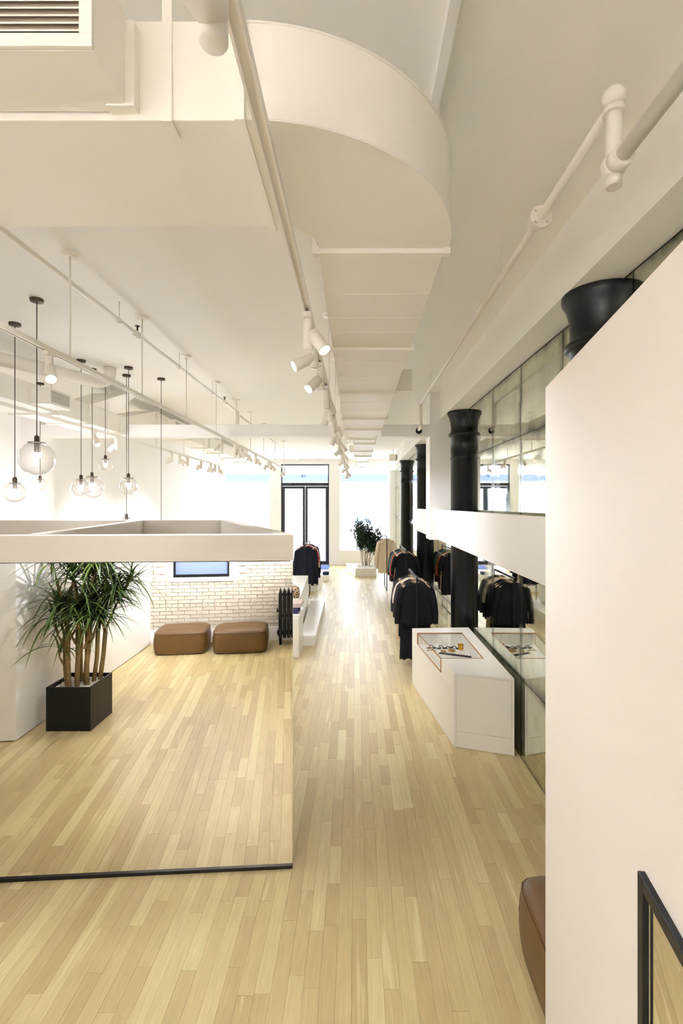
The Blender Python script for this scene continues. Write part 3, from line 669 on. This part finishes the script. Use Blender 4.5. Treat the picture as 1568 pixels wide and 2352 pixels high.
# ================================================================== display case
CZ = 0.765
dc = thing('display_case','white wedge-shaped display case with copper edged glass vitrine','display case',(1.2,6.0,0))
c = [(1.01,5.16),(1.574,4.974),(1.585,7.05),(0.786,7.0)]
v = [(0.958,5.63),(1.433,5.63),(1.43,6.74),(0.831,6.74)]     # vitrine cut: near-left, near-right, far-right, far-left (top)
def ccw(p):
    return p if sum(p[i][0]*p[(i+1)%len(p)][1]-p[(i+1)%len(p)][0]*p[i][1] for i in range(len(p))) > 0 else p[::-1]
VZ = 0.605
MB().prism(ccw(c),0.0,VZ).obj('body','lacquer',dc,world=True,bevel=0.002)
top = MB()
top.prism(ccw([c[0],c[1],(c[1][0]+0.003,5.63),v[1],v[0]]),VZ,CZ); top.prism(ccw([v[1],(1.578,5.63),(1.583,6.74),v[2]]),VZ,CZ)
top.prism(ccw([v[3],(1.583,6.74),c[2],c[3]]),VZ,CZ)
top.obj('top_frame','lacquer',dc,world=True,bevel=0.0015)
MB().prism(ccw([(a[0],a[1]) for a in v]),VZ,VZ+0.004).obj('vitrine_floor','lacquer',dc,world=True)
MB().prism(ccw([(v[0][0]+0.004,v[0][1]+0.004),(v[1][0]-0.004,v[1][1]+0.004),(v[2][0]-0.004,v[2][1]-0.004),(v[3][0]+0.004,v[3][1]-0.004)]),CZ-0.008,CZ-0.002).obj('glass_top','vitrine',dc,world=True)
MB().prism(ccw([(v[0][0]+0.001,v[0][1]+0.004),(v[0][0]+0.006,v[0][1]+0.004),(v[3][0]+0.006,v[3][1]-0.004),(v[3][0]+0.001,v[3][1]-0.004)]),VZ+0.01,CZ-0.01).obj('glass_side','vitrine',dc,world=True)
cop = MB(); e = 0.006
def bar(a,b_,za,zb,m,r=0.0075): m.tube([(a[0],a[1],za),(b_[0],b_[1],zb)],r,4)
for i in range(4): bar(v[i],v[(i+1)%4],CZ-0.003,CZ-0.003,cop)
bar(v[0],v[3],VZ+0.006,VZ+0.006,cop); bar(v[0],v[0],VZ+0.006,CZ-0.003,cop); bar(v[3],v[3],VZ+0.006,CZ-0.003,cop)
cop.obj('copper_edge','copper',dc,world=True)
# end door and drawer panels, standing a hair proud of the frame
ex = Vector((c[1][0]-c[0][0],c[1][1]-c[0][1])); el_ = ex.length; ex.normalize(); en = Vector((ex.y,-ex.x))
def endpt(s,t): q = Vector(c[0])+ex*s+en*t; return (q.x,q.y)
for (s0,s1,z0,z1) in ((0.0,0.024,0.0,CZ),(el_-0.024,el_,0.0,CZ),(0.024,el_-0.024,0.744,CZ)):
    MB().prism(ccw([endpt(s0,0.010),endpt(s1,0.010),endpt(s1,-0.001),endpt(s0,-0.001)]),z0,z1).obj('end_frame','lacquer',dc,world=True)
for (z0,z1,nm) in ((0.172,0.740,'door'),(0.004,0.168,'plinth_panel')):
    MB().prism(ccw([endpt(0.0285,0.010),endpt(el_-0.0285,0.010),endpt(el_-0.0285,-0.001),endpt(0.0285,-0.001)]),z0,z1).obj(nm,'lacquer',dc,world=True,bevel=0.002)
# jewellery in the vitrine
ZJ = VZ+0.0045
def chain(label,pts,r,m,th,gr='necklaces in the vitrine'):
    b = MB(); n = len(pts)
    for k,p in enumerate(pts):
        ax = (0,0,1) if k%2 == 0 else (0.3,1,0.5)
        b.torus((p[0],p[1],ZJ+th+ (r*0.35 if k%2 else 0)),r,th,12,6,ax,0.7)
    o = b.obj('chain_necklace',m); return tag(o,label,'necklace',gr)
chain('large black link chain lying across the middle of the vitrine',[(1.08+0.042*k,6.54+0.03*math.sin(k*2.1)+0.02*(k%3),0) for k in range(7)],0.027,'jet',0.006)
chain('short black link chain lying left in the vitrine',[(0.96+0.036*k,6.57+0.03*(k%2),0) for k in range(3)],0.027,'jet',0.005)
chain('slim black braided chain at the near edge of the vitrine',[(1.06+0.0165*k,6.33-0.0075*k,0) for k in range(22)],0.0135,'jet',0.006)
chain('fine gold chain lying behind the black chain',[(0.93+0.022*k,6.46+0.006*math.sin(k),0) for k in range(5)],0.014,'gold',0.003)
o = MB().torus((1.12,6.42,ZJ+0.006),0.03,0.006,20,8,(0,0,1)).obj('bracelet','gold'); tag(o,'small gold open ring lying centre front in the vitrine','ring','gold pieces in the vitrine')
b = MB(); 
for k in range(3): b.torus((1.23,6.42+0.012*k,ZJ+0.005+0.006*k),0.04,0.004,22,8,(0.1*k,0.1,1))
tag(b.obj('bracelet','gold'),'stack of thin gold bangles lying right of the gold ring','bracelet','gold pieces in the vitrine')
b = MB().lathe([(0.03,0),(0.034,0.02),(0.033,0.055),(0.037,0.075)],(1.36,6.5,ZJ),18,0,5.2); b.lathe([(0.029,0),(0.032,0.02),(0.031,0.055),(0.035,0.075)],(1.36,6.5,ZJ),18,0,5.2)
tag(b.obj('cuff','gold'),'broad gold cuff standing at the right of the vitrine','bracelet','gold pieces in the vitrine')

# ================================================================== garment racks
def rack(label,x,y0,y1,h):
    t = thing('garment_rack',label,'clothes rack',(x,(y0+y1)/2,0))
    for y in (y0,y1): MB().box(x-0.012,x+0.012,y-0.012,y+0.012,0.0,h).obj('post','blackm',t,world=True)
    MB().box(x-0.012,x+0.012,y0,y1,h-0.024,h).obj('bar','blackm',t,world=True)
    MB().box(x-0.012,x+0.012,y0+0.012,y1-0.012,0.0,0.012).obj('foot_bar','blackm',t,world=True)
    return t
hm_cache = {}
def hanger_mesh():
    if hm_cache: return hm_cache['w'], hm_cache['h']
    b = MB(); n = 16; pts = []
    for k in range(n+1):
        s = -1+2*k/n; pts.append((0.215*s, 0.0, -0.085-0.085*abs(s)**1.5-0.012*(1-abs(s))))
    vs = []; 
    for i,p in enumerate(pts):
        s = abs(-1+2*i/n); hh = 0.017-0.004*s; yy_ = 0.008+0.004*s
        vs += [(p[0],-yy_,p[2]-hh),(p[0],yy_,p[2]-hh),(p[0],yy_,p[2]+hh),(p[0],-yy_,p[2]+hh)]
    fs = [(i*4+j,(i+1)*4+j,(i+1)*4+(j+1)%4,i*4+(j+1)%4) for i in range(n) for j in range(4)]+[(0,1,2,3),(n*4+3,n*4+2,n*4+1,n*4)]
    b.add(vs,fs,False); hm_cache['w'] = b.mesh('shoulder_bar','hang')
    hk = [(0,0,-0.085),(0,0,-0.045)]+[(0.022*math.sin(a)-0.0,0,-0.022-0.0+0.026*-math.cos(a)+0.003) for a in [PI*(0.15+1.25*k/10) for k in range(11)]]
    hm_cache['h'] = MB().tube(hk,0.0028,6).mesh('hook','chrome')
    return hm_cache['w'], hm_cache['h']
def hanger(x,y,z,rz,label,group):
    w_,h_ = hanger_mesh(); t = thing('clothes_hanger',label,'hanger',(x,y,z),rz,group)
    inst('shoulder_bar',w_,t,(0,0,0)); inst('hook',h_,t,(0,0,0)); return t
def garment(x,y,z,rz,length,rgb,kind,label,group,rr,sleeve=0.5,flare=0.0,cuff=None,wid=1.0):
    t = thing({'top':'knit_top','shirt':'long_shirt','dress':'long_dress','coat':'jacket'}[kind],label,{'top':'top','shirt':'shirt','dress':'dress','coat':'jacket'}[kind],(x,y,z-0.078),rz,group)
    m = fabric(rgb)
    lv = [(-0.012,0.085,0.020),(-0.022,0.112,0.024),(-0.052,0.165,0.026),(-0.088,0.215,0.026),(-0.15,0.226,0.028),(-0.30,0.222,0.03)]
    k = 6
    for i in range(1,k+1):
        s = i/k; lv.append((-0.30-(length-0.30)*s, 0.222+flare*s, 0.031+0.008*s))
    n = 36; vs = []; ph = rr.uniform(0,6)
    for (zz,hw,hy) in lv:
        fold = min(1.0,max(0.0,(-zz-0.12)/0.5))
        for j in range(n):
            a = 2*PI*j/n; ca, sa = math.cos(a), math.sin(a)
            X = hw*wid*math.copysign(abs(ca)**0.75,ca); Yy = hy*math.copysign(abs(sa)**0.6,sa)
            Yy += fold*0.012*math.sin(X*34+ph+zz*1.3)
            Z = zz + (0.025*abs(sa)*(1-0) if False else 0) - (fold*0.012*math.sin(j*1.7+ph) if zz < -length+0.01 else 0)
            vs.append((X,Yy,Z))
    L_ = len(lv)
    fs = [(i*n+j,(i+1)*n+j,(i+1)*n+(j+1)%n,i*n+(j+1)%n) for i in range(L_-1) for j in range(n)]
    MB().add(vs,fs,True).obj('garment_body',m,t)
    for s in (-1,1):
        sw = rr.uniform(-0.02,0.02)
        if sleeve > 0:
            pts = [(s*0.185*wid,0,-0.09),(s*0.222*wid,0.0,-0.13),(s*(0.248*wid+0.01),sw,-0.10-sleeve*0.35),(s*(0.27*wid+0.015),sw*1.5,-0.10-sleeve*0.7),(s*(0.268*wid+0.02),sw*2,-0.10-sleeve)]
            so = MB().tube(pts,[0.045,0.052,0.05,0.044,0.038],12,False).obj('sleeve',m,t)
            if cuff:
                MB().tube([pts[-1],(pts[-1][0],pts[-1][1],pts[-1][2]-0.05)],[0.041,0.04],12,False).obj('cuff',fabric(cuff),so)
    if kind in ('shirt','coat','top'):
        MB().torus((0,0,-0.014),0.082,0.007,24,8,(0,0,1),0.28).obj('collar',m,t)
    return t
def fill(x,y0,z,items,group,where,rr,dy):
    for i,(ln,rgb,kind,desc,sl,fl_,cf) in enumerate(items):
        y = y0+dy*i; rz = rr.uniform(-0.09,0.09)
        o_ = ORD[i]
        hanger(x,y,z,rz,'wooden hanger, %s from the front, %s'%(o_,where),'wooden hangers on the racks')
        garment(x,y,z,rz,ln,rgb,kind,'%s, %s from the front %s'%(desc,o_,where),group,rr,sl,fl_,cf)
BK = (24,24,28); NV = (34,38,56); CRM = (226,210,186)
rr = random.Random(3)
XA_ = 0.905; ZA = 1.41
rack('black metal clothes rack behind the display case',XA_,7.42,8.5,ZA)
fill(XA_,7.5,ZA,[(0.62,BK,'top','black long sleeved knit top',0.52,0.03,None),(1.18,(28,27,30),'dress','long black dress',0.0,0.02,None),(0.64,(48,48,54),'top','charcoal top',0.45,0.02,None),(0.9,(30,30,34),'shirt','long black shirt',0.5,0.02,None),(0.66,(224,210,200),'top','pale pink short sleeved top',0.3,0.02,(40,38,40)),(1.0,(206,182,150),'dress','tan long dress',0.0,0.03,None),(0.7,(52,56,60),'top','dark grey top',0.5,0.02,None),(0.7,BK,'top','plain black top',0.5,0.02,None)],'clothes on the rack behind the display case','on the rack behind the case',rr,0.115)
XB_ = 1.10; ZB = 1.5
rack('black metal clothes rack before the second black column',XB_,10.95,12.45,ZB)
fill(XB_,11.05,ZB,[(0.72,BK,'top','black draped short sleeved top',0.3,0.05,None),(0.95,(30,30,32),'shirt','black long shirt',0.4,0.03,None),(0.9,(228,208,170),'shirt','cream sleeveless shirt',0.0,0.02,None),(0.62,(176,92,72),'top','rust red top',0.45,0.02,None),(0.9,(72,56,56),'coat','brown jacket',0.6,0.02,None),(0.62,(70,140,136),'top','teal green top',0.4,0.02,None),(0.62,(52,46,48),'top','dark brown top',0.45,0.02,None),(0.7,(60,60,66),'top','charcoal knit top',0.45,0.02,None),(0.8,BK,'coat','black jacket',0.55,0.02,None)],'clothes on the middle right rack','on the middle right rack',rr,0.135)
XC_ = 0.89; ZCK = 1.56
rack('black metal clothes rack standing nearest the shop window',XC_,14.4,15.5,ZCK)
fill(XC_,14.52,ZCK,[(0.98,CRM,'shirt','cream pleated long shirt',0.75,0.03,None),(0.9,(206,184,154),'coat','beige jacket',0.5,0.02,None),(0.85,(92,84,82),'coat','taupe grey jacket',0.72,0.05,None)],'clothes on the rack by the shop window','on the rack by the shop window',rr,0.2)
XD_ = -1.28; ZDK = 1.5
rack('black metal clothes rack left of the aisle by the doors',XD_,12.58,13.9,ZDK)
fill(XD_,12.7,ZDK,[(0.95,(32,34,46),'coat','navy black coat',0.85,0.05,None),(0.9,(30,32,44),'coat','dark navy jacket',0.7,0.04,None),(0.85,(190,60,72),'top','crimson red top',0.35,0.02,None),(1.05,(232,222,214),'shirt','white long shirt',0.5,0.04,None),(1.1,(30,34,46),'coat','black long coat',0.8,0.05,None),(0.9,(40,44,60),'coat','blue black jacket',0.7,0.03,None)],'clothes on the rack left of the aisle','on the rack left of the aisle',rr,0.19)

# ================================================================== white platforms, counters, folded clothes
pl = thing('low_platform','long low white display platform left of the aisle','platform',(-0.95,10.4,0))
MB().prism(ccw([(-0.98,8.82),(-0.713,8.82),(-0.744,12.05),(-1.09,12.05)]),0,0.184).obj('body','lacquer',pl,world=True,bevel=0.003)
MB().box(-0.97,-0.745,8.815,8.83,0.008,0.168).obj('end_panel','lacquer',pl,world=True,bevel=0.003)
cb = thing('drawer_cabinet','white drawer cabinet just past the mirrored cubicle','cabinet',(-1.6,8.5,0))
MB().box(-2.1,-0.925,8.14,8.8,0,0.685).obj('body','lacquer',cb,world=True,bevel=0.003)
for z0,z1 in ((0.03,0.2),(0.205,0.53),(0.535,0.645)): MB().box(-2.08,-0.935,8.128,8.141,z0,z1).obj('drawer','lacquer',cb,world=True,bevel=0.002)
o = MB().prism(ccw([(-2.6,9.05),(-1.02,9.05),(-1.14,12.0),(-2.6,12.0)]),0,0.79).obj('display_counter','lacquer',bevel=0.004); tag(o,'tall white display counter behind the drawer cabinet','counter')
o = MB().prism(ccw([(-2.3,14.3),(-1.1,14.3),(-1.05,15.6),(-2.3,15.6)]),0,0.353).obj('display_block','lacquer',bevel=0.004); tag(o,'white display block behind the left rack','display block')
bx_ = thing('display_block','small low white block with folded navy garment near the doors','display block',(-1,16.6,0))
MB().box(-1.1,-0.88,16.25,17.4,0,0.17).obj('body','lacquer',bx_,world=True,bevel=0.003)
for s in (0,1): MB().box(-1.095+0.108*s,-0.993+0.108*s,16.243,16.251,0.008,0.155).obj('panel','lacquer',bx_,world=True)
def folded(x,y,z,w_,d_,h_,rgb,label,rz=0.0):
    t = thing('folded_garment',label,'folded clothes',(x,y,z),rz,'folded clothes on the counters')
    n = 10
    for k in range(2):
        b = MB(); zz0 = h_*k/2; hh = h_/2
        pts = []
        for i in range(n+1):
            a = -PI/2+PI*i/n; pts.append((w_/2-hh/2+hh/2*math.cos(a), zz0+hh/2+hh/2*math.sin(a)*0.97))
        pts += [(-w_/2,zz0+hh*0.98),(-w_/2,zz0+0.001)]
        m = len(pts)
        b.add([(p[0],-d_/2,p[1]) for p in pts]+[(p[0],d_/2,p[1]) for p in pts],[tuple(range(m)),tuple(range(2*m-1,m-1,-1))]+[(i,m+i,m+(i+1)%m,(i+1)%m) for i in range(m)])
        b.obj('fold',fabric(rgb),t,bevel=0.004)
folded(-1.1,8.46,0.686,0.3,0.36,0.1,(62,62,96),'navy folded garments stacked on the drawer cabinet')
folded(-1.07,8.46,0.787,0.34,0.36,0.07,(206,190,180),'pinkish beige folded garment on top of the navy stack')
folded(-1.32,9.5,0.792,0.3,0.4,0.18,(240,236,230),'white folded garments on the display counter')
folded(-0.99,16.6,0.171,0.2,0.3,0.09,(52,54,92),'navy folded garment on the small block')
def leopard():
    m, nt, b, N, K = nmat('spotted_cloth')
    tc = N.new('ShaderNodeTexCoord'); vz = N.new('ShaderNodeTexVoronoi'); vz.inputs['Scale'].default_value = 30
    K.new(tc.outputs['Object'],vz.inputs['Vector']); r_ = N.new('ShaderNodeValToRGB')
    r_.color_ramp.interpolation = 'CONSTANT'; r_.color_ramp.elements[0].color = s2l((34,28,24)); r_.color_ramp.elements[1].position = 0.38; r_.color_ramp.elements[1].color = s2l((206,184,150))
    K.new(vz.outputs['Distance'],r_.inputs[0]); K.new(r_.outputs[0],b.inputs['Base Color']); b.inputs['Roughness'].default_value = 0.8
    return m
M['spots'] = leopard()
b = MB().lathe([(0.001,0),(0.12,0.0),(0.135,0.06),(0.125,0.16),(0.09,0.2),(0.001,0.205)],(0,0,0),20)
o = b.obj('spotted_bag','spots'); o.location = (-1.16,9.2,0.792); tag(o,'leopard spotted soft bag on the display counter','bag')
o = MB().box(-1.95,-1.05,19.2,20.4,0.001,0.012).obj('door_mat','matblue'); tag(o,'blue mat on the floor before the doors','mat')

# small speaker high by the right wall at the front
t = thing('ceiling_speaker','small white wedge speaker hung high near the front right corner','speaker',(1.25,16.8,3.95))
MB().prism([(-0.14,-0.1),(0.06,-0.16),(0.14,0.08),(-0.08,0.14)],0,0.22).obj('speaker_body','track',t,bevel=0.01)
MB().tube([(0,0,0.2),(0,0,ZC-3.95)],0.012,8).obj('bracket','track',t)

# ================================================================== ottomans
def ottoman(x,y,wx,wy,label,hh=0.42,rz=0.0):
    t = thing('ottoman',label,'ottoman',(x,y,0),rz,'tan leather ottomans')
    n = 56
    def ringp(sx,sy,z,e=5.0,sag=0.0):
        out = []
        for j in range(n):
            a = 2*PI*j/n; ca, sa = math.cos(a), math.sin(a)
            k = (abs(ca)**e+abs(sa)**e)**(-1/e)
            out.append((sx*k*ca,sy*k*sa,z+sag*math.sin(a*3+x)))
        return out
    def loft(rs,capb=False,capt=False):
        vs = [p for r in rs for p in r]; L_ = len(rs)
        fs = [(i*n+j,i*n+(j+1)%n,(i+1)*n+(j+1)%n,(i+1)*n+j) for i in range(L_-1) for j in range(n)]
        if capt: fs.append(tuple((L_-1)*n+j for j in range(n)))
        if capb: fs.append(tuple(n-1-j for j in range(n)))
        return MB().add(vs,fs,True)
    zp = hh*0.83; sx, sy = wx/2, wy/2
    body = [(0.93,0.012),(0.955,0.03),(0.985,hh*0.25),(1.0,hh*0.45),(0.985,hh*0.65),(0.955,zp)]
    loft([ringp(sx*s,sy*s,z,6.5) for s,z in body],True).obj('body','leather',t)
    tp = [(0.955,zp),(0.945,zp+0.012),(0.90,zp+0.03),(0.8,zp+0.048),(0.62,hh-0.008),(0.35,hh-0.002),(0.1,hh)]
    loft([ringp(sx*s,sy*s,z,6.5-2.5*(1-s),0.002 if s < 0.95 else 0) for s,z in tp],False,True).obj('top_panel','leather',t)
    rg = ringp(sx*0.962,sy*0.962,zp,6.5); MB().tube(rg+[rg[0],rg[1]],0.006,6,False).obj('piping','piping',t)
    for sa in (-1,1):
        for sb in (-1,1):
            MB().tube([(sa*sx*0.899*q_,sb*sy*0.899*q_,z_) for q_,z_ in body[1:]],0.004,6,False).obj('corner_seam','piping',t)
            MB().box(sa*sx*0.7-0.05,sa*sx*0.7+0.05,sb*sy*0.7-0.05,sb*sy*0.7+0.05,0,0.014).obj('foot','blackm',t)
ottoman(-2.26,-2.0,0.88,0.68,'tan leather ottoman by the brick wall, nearer the white side wall')
ottoman(-1.275,-1.95,0.93,0.70,'tan leather ottoman by the brick wall, nearer the black radiator')
ottoman(1.235,2.42,0.68,0.95,'tan leather ottoman half hidden by the white wall at lower right',0.43)

# ================================================================== radiator
ra = thing('radiator','black cast iron radiator standing before the brick wall','radiator',(-0.36,-2.16,0))
secm = MB()
pr2 = [(-0.031,0.15),(-0.022,0.12),(0.022,0.12),(0.031,0.15),(0.031,0.90),(0.018,0.945),(0.006,0.985),(0,0.995),(-0.006,0.985),(-0.018,0.945),(-0.031,0.90)]
secm.add([(p[0],-0.1,p[1]) for p in pr2]+[(p[0],0.1,p[1]) for p in pr2],[tuple(range(11)),tuple(range(21,10,-1))]+[(i,11+i,11+(i+1)%11,(i+1)%11) for i in range(11)])
sme = secm.mesh('section','black')
for k in range(8):
    so = inst('section',sme,ra,(-0.252+0.073*k,0,0)); bv = so.modifiers.new('bevel','BEVEL'); bv.width = 0.006; bv.segments = 2
for z in (0.2,0.5,0.88): MB().tube([(-0.26,0,z),(0.26,0,z)],0.022 if z != 0.2 else 0.045,12).obj('connector','black',ra)
for xx in (-0.252,0.259):
    MB().tube([(xx,0.06,0.15),(xx,0.07,0.0)],[0.028,0.022],10).obj('foot','black',ra); MB().tube([(xx,-0.06,0.15),(xx,-0.07,0.0)],[0.028,0.022],10).obj('foot','black',ra)
MB().tube([(-0.275,0.02,0.6),(-0.315,0.02,0.6)],[0.016,0.016],10).tube([(-0.305,0.02,0.575),(-0.305,0.02,0.65)],[0.02,0.006],10).obj('air_valve','black',ra)
MB().lathe([(0.001,0),(0.05,0.0),(0.06,0.02),(0.03,0.04),(0.001,0.045)],(-0.272,0,0.2),14,axis=(-1,0,0)).obj('end_plug','black',ra)

# ================================================================== plants
def pebbles(par,x0,x1,y0,y1,z,n,r,rr):
    b = MB()
    for _ in range(n):
        c_ = (rr.uniform(x0,x1),rr.uniform(y0,y1),z+rr.uniform(-0.004,0.006)); s = r*rr.uniform(0.6,1.3)
        vs = [(c_[0]+s*a*rr.uniform(0.7,1.2),c_[1]+s*b2*rr.uniform(0.7,1.2),c_[2]+s*0.7*c2) for a,b2,c2 in ((1,0,0),(-1,0,0),(0,1,0),(0,-1,0),(0,0,1),(0,0,-1))]
        b.add(vs,[(0,2,4),(2,1,4),(1,3,4),(3,0,4),(2,0,5),(1,2,5),(3,1,5),(0,3,5)])
    o = b.obj('pebbles','pebble',par); o['kind'] = 'stuff'; return o
pc = unmirror(-3.165,5.757)
po = thing('planter_box','square black planter filled with white pebbles','planter',(pc.x,pc.y,0),2*TH)
s = 0.245; ph = 0.482; th = 0.018
m = MB(); m.box(-s,s,-s,-s+th,0,ph); m.box(-s,s,s-th,s,0,ph); m.box(-s,-s+th,-s+th,s-th,0,ph); m.box(s-th,s,-s+th,s-th,0,ph); m.box(-s+th,s-th,-s+th,s-th,0.0,0.03)
m.obj('box','blackm',po)
MB().box(-s+th,s-th,-s+th,s-th,0.03,ph-0.05).obj('soil','soil',po)
pebbles(po,-s+th+0.01,s-th-0.01,-s+th+0.01,s-th-0.01,ph-0.045,1500,0.012,random.Random(5))
dr = thing('dragon_tree','tall bushy dragon tree with many canes in the black planter','potted plant',(pc.x,pc.y,ph-0.06),2*TH)
rr = random.Random(11)
def leaf_mesh(L_,W_,droop,m='leaf'):
    b = MB(); n = 7; vs = []
    for i in range(n+1):
        t_ = i/n; x_ = L_*t_*(1-0.12*droop*t_); z_ = -droop*L_*0.55*t_**2.2+0.10*L_*t_
        w_ = W_*(min(1,0.55+2*t_))*(1-t_**2.5)+0.0008
        vs += [(x_,-w_,z_+w_*0.35),(x_,0,z_),(x_,w_,z_+w_*0.35)]
    fs = [f for i in range(n) for f in ((i*3,i*3+3,i*3+4,i*3+1),(i*3+1,i*3+4,i*3+5,i*3+2))]
    return b.add(vs,fs,True)
lms = [leaf_mesh(rr.uniform(0.36,0.56),0.0125,rr.uniform(0.3,1.5)) for _ in range(10)]
lme = [b.mesh('leaf','leaf') for b in lms]
heads = []
def cane(base,pts,r0,r1,name='cane'):
    P_ = [Vector(base)]+[Vector(p) for p in pts]
    out = []
    for i in range(len(P_)-1):
        for k in range(5): out.append(P_[i].lerp(P_[i+1],k/5)+Vector((rr.uniform(-1,1),rr.uniform(-1,1),0))*0.006)
    out.append(P_[-1]); n_ = len(out)
    MB().tube(out,[r0+(r1-r0)*i/(n_-1) + 0.003*math.sin(i*2.3) for i in range(n_)],9).obj(name,'trunk',dr)
    heads.append((P_[-1],(P_[-1]-P_[-2]).normalized()))
# mirrored world: +x of the picture is +x here, towards the viewer of the mirror is +y
bases = [(-0.1,0.09),(-0.06,0.13),(-0.02,0.04),(0.02,0.1),(0.04,-0.02),(0.1,0.05),(0.12,-0.06),(-0.05,-0.08),(0.16,-0.12)]
for i,(bx0,by0) in enumerate(bases):
    r0 = rr.uniform(0.022,0.036)
    z1 = rr.uniform(0.45,0.7); mid = (bx0*1.3+rr.uniform(-0.03,0.03),by0*1.2+rr.uniform(-0.03,0.03),z1)
    b0 = MB(); P_ = [Vector((bx0,by0,0)),Vector(((bx0+mid[0])/2+rr.uniform(-0.02,0.02),(by0+mid[1])/2,z1*0.5)),Vector(mid)]
    MB().tube(P_,[r0,r0*0.92,r0*0.95],10).obj('cane','trunk',dr)
    for k in range(rr.choice((2,3,3))):
        a = rr.uniform(0,2*PI); sp_ = rr.uniform(0.12,0.36)
        tx_ = mid[0]+math.cos(a)*sp_+0.05; ty_ = mid[1]+math.sin(a)*sp_*0.9
        tx_ = max(-0.30,min(0.55,tx_)); zt = rr.uniform(0.78,1.55)
        cane(mid,[((mid[0]*0.6+tx_*0.4),(mid[1]*0.6+ty_*0.4),z1+(zt-z1)*0.45),(tx_,ty_,zt)],r0*0.55,0.011)
cane((0.12,0.0,0.5),[(0.25,0.05,0.8),(0.42,0.08,1.1)],0.016,0.01); cane((0.1,0.1,0.45),[(0.2,0.2,0.62),(0.3,0.24,0.9)],0.014,0.009)
cane((-0.08,0.1,0.4),[(-0.17,0.14,0.6),(-0.24,0.16,0.86)],0.016,0.01); cane((-0.12,0.1,0.22),[(-0.16,0.13,0.36),(-0.17,0.14,0.50)],0.012,0.009)
cane((0.0,0.1,0.5),[(-0.03,0.2,0.7),(-0.05,0.24,0.98)],0.014,0.01); cane((0.05,0.1,0.5),[(0.09,0.2,0.72),(0.1,0.25,1.0)],0.014,0.01)
ntot = 0; lf = MB()
for hi,(hp,hd) in enumerate(heads):
    nl = 12 if hp.z < 0.55 else 46
    for k in range(nl):
        az = k*2.399+hi; tilt = rr.uniform(-0.15,1.15)*(1 if k % 3 else 0.7)
        j = rr.randrange(10)
        rot = Matrix.Rotation(az,4,'Z') @ Matrix.Rotation(-tilt,4,'Y')
        pos = hp - hd*rr.uniform(0,0.12); scl = rr.uniform(0.7,1.1)
        tipx = (rot @ Vector((0.4*scl,0,0))).x + pos.x
        if tipx < -0.36: continue
        if ntot < 300 and hp.z < 1.35 and (k % 2 == 0 or hp.y > 0.1):
            o = bpy.data.objects.new('leaf',lme[j]); COL.objects.link(o); o.parent = dr; o.matrix_local = Matrix.Translation(pos) @ rot @ Matrix.Scale(scl,4); ntot += 1
        else:
            lf.add([pos+rot.to_3x3()@(v*scl) for v in lms[j].v],lms[j].f,True)
o = lf.obj('foliage','leaf',dr); o['kind'] = 'stuff'
# shrub by the shop window
pq = [(-0.02,17.3),(0.71,17.3),(0.75,18.6),(-0.36,18.75)]
sb = thing('shrub_planter','low white planter box topped with white pebbles','planter',(0.3,18,0))
MB().prism(ccw(pq),0,0.285).obj('box','lacquer',sb,world=True,bevel=0.004)
o = pebbles(sb,-0.25,0.38,-0.55,0.55,0.29,700,0.022,random.Random(8))
sh = thing('leafy_shrub','bushy dark green shrub with pale stems by the shop window','potted plant',(0.36,18.0,0.285))
rr = random.Random(21); lm2 = [leaf_mesh(0.19,0.023,d_,'leaf2') for d_ in (0.2,0.5,0.9)]; fo = MB()
for k in range(14):
    a = 2*PI*k/14+rr.uniform(-0.2,0.2); r0 = rr.uniform(0.03,0.16); r1 = rr.uniform(0.15,0.52); zt = rr.uniform(1.05,1.62)
    if k == 0: a, r1, zt = 0.1, 0.56, 1.12
    p_ = [Vector((r0*math.cos(a),r0*math.sin(a),-0.0)),Vector(((r0+r1)*0.42*math.cos(a),(r0+r1)*0.42*math.sin(a),zt*0.45)),Vector((r1*math.cos(a),r1*math.sin(a),zt))]
    MB().tube([p_[0],p_[0].lerp(p_[1],0.5),p_[1],p_[1].lerp(p_[2],0.5),p_[2]],[0.011,0.010,0.009,0.007,0.004],7).obj('stem','twig',sh)
    for j in range(230):
        t_ = rr.uniform(0.35,1.0); q = p_[1].lerp(p_[2],(t_-0.35)/0.65)+Vector((rr.gauss(0,0.07),rr.gauss(0,0.07),rr.gauss(0,0.06)))
        rot = (Matrix.Rotation(rr.uniform(0,2*PI),3,'Z') @ Matrix.Rotation(-rr.uniform(-0.2,1.2),3,'Y')); l_ = lm2[rr.randrange(3)]; s_ = rr.uniform(0.6,1.1)
        fo.add([q+rot@(v*s_) for v in l_.v],l_.f,True)
o = fo.obj('foliage','leaf2',sh); o['kind'] = 'stuff'
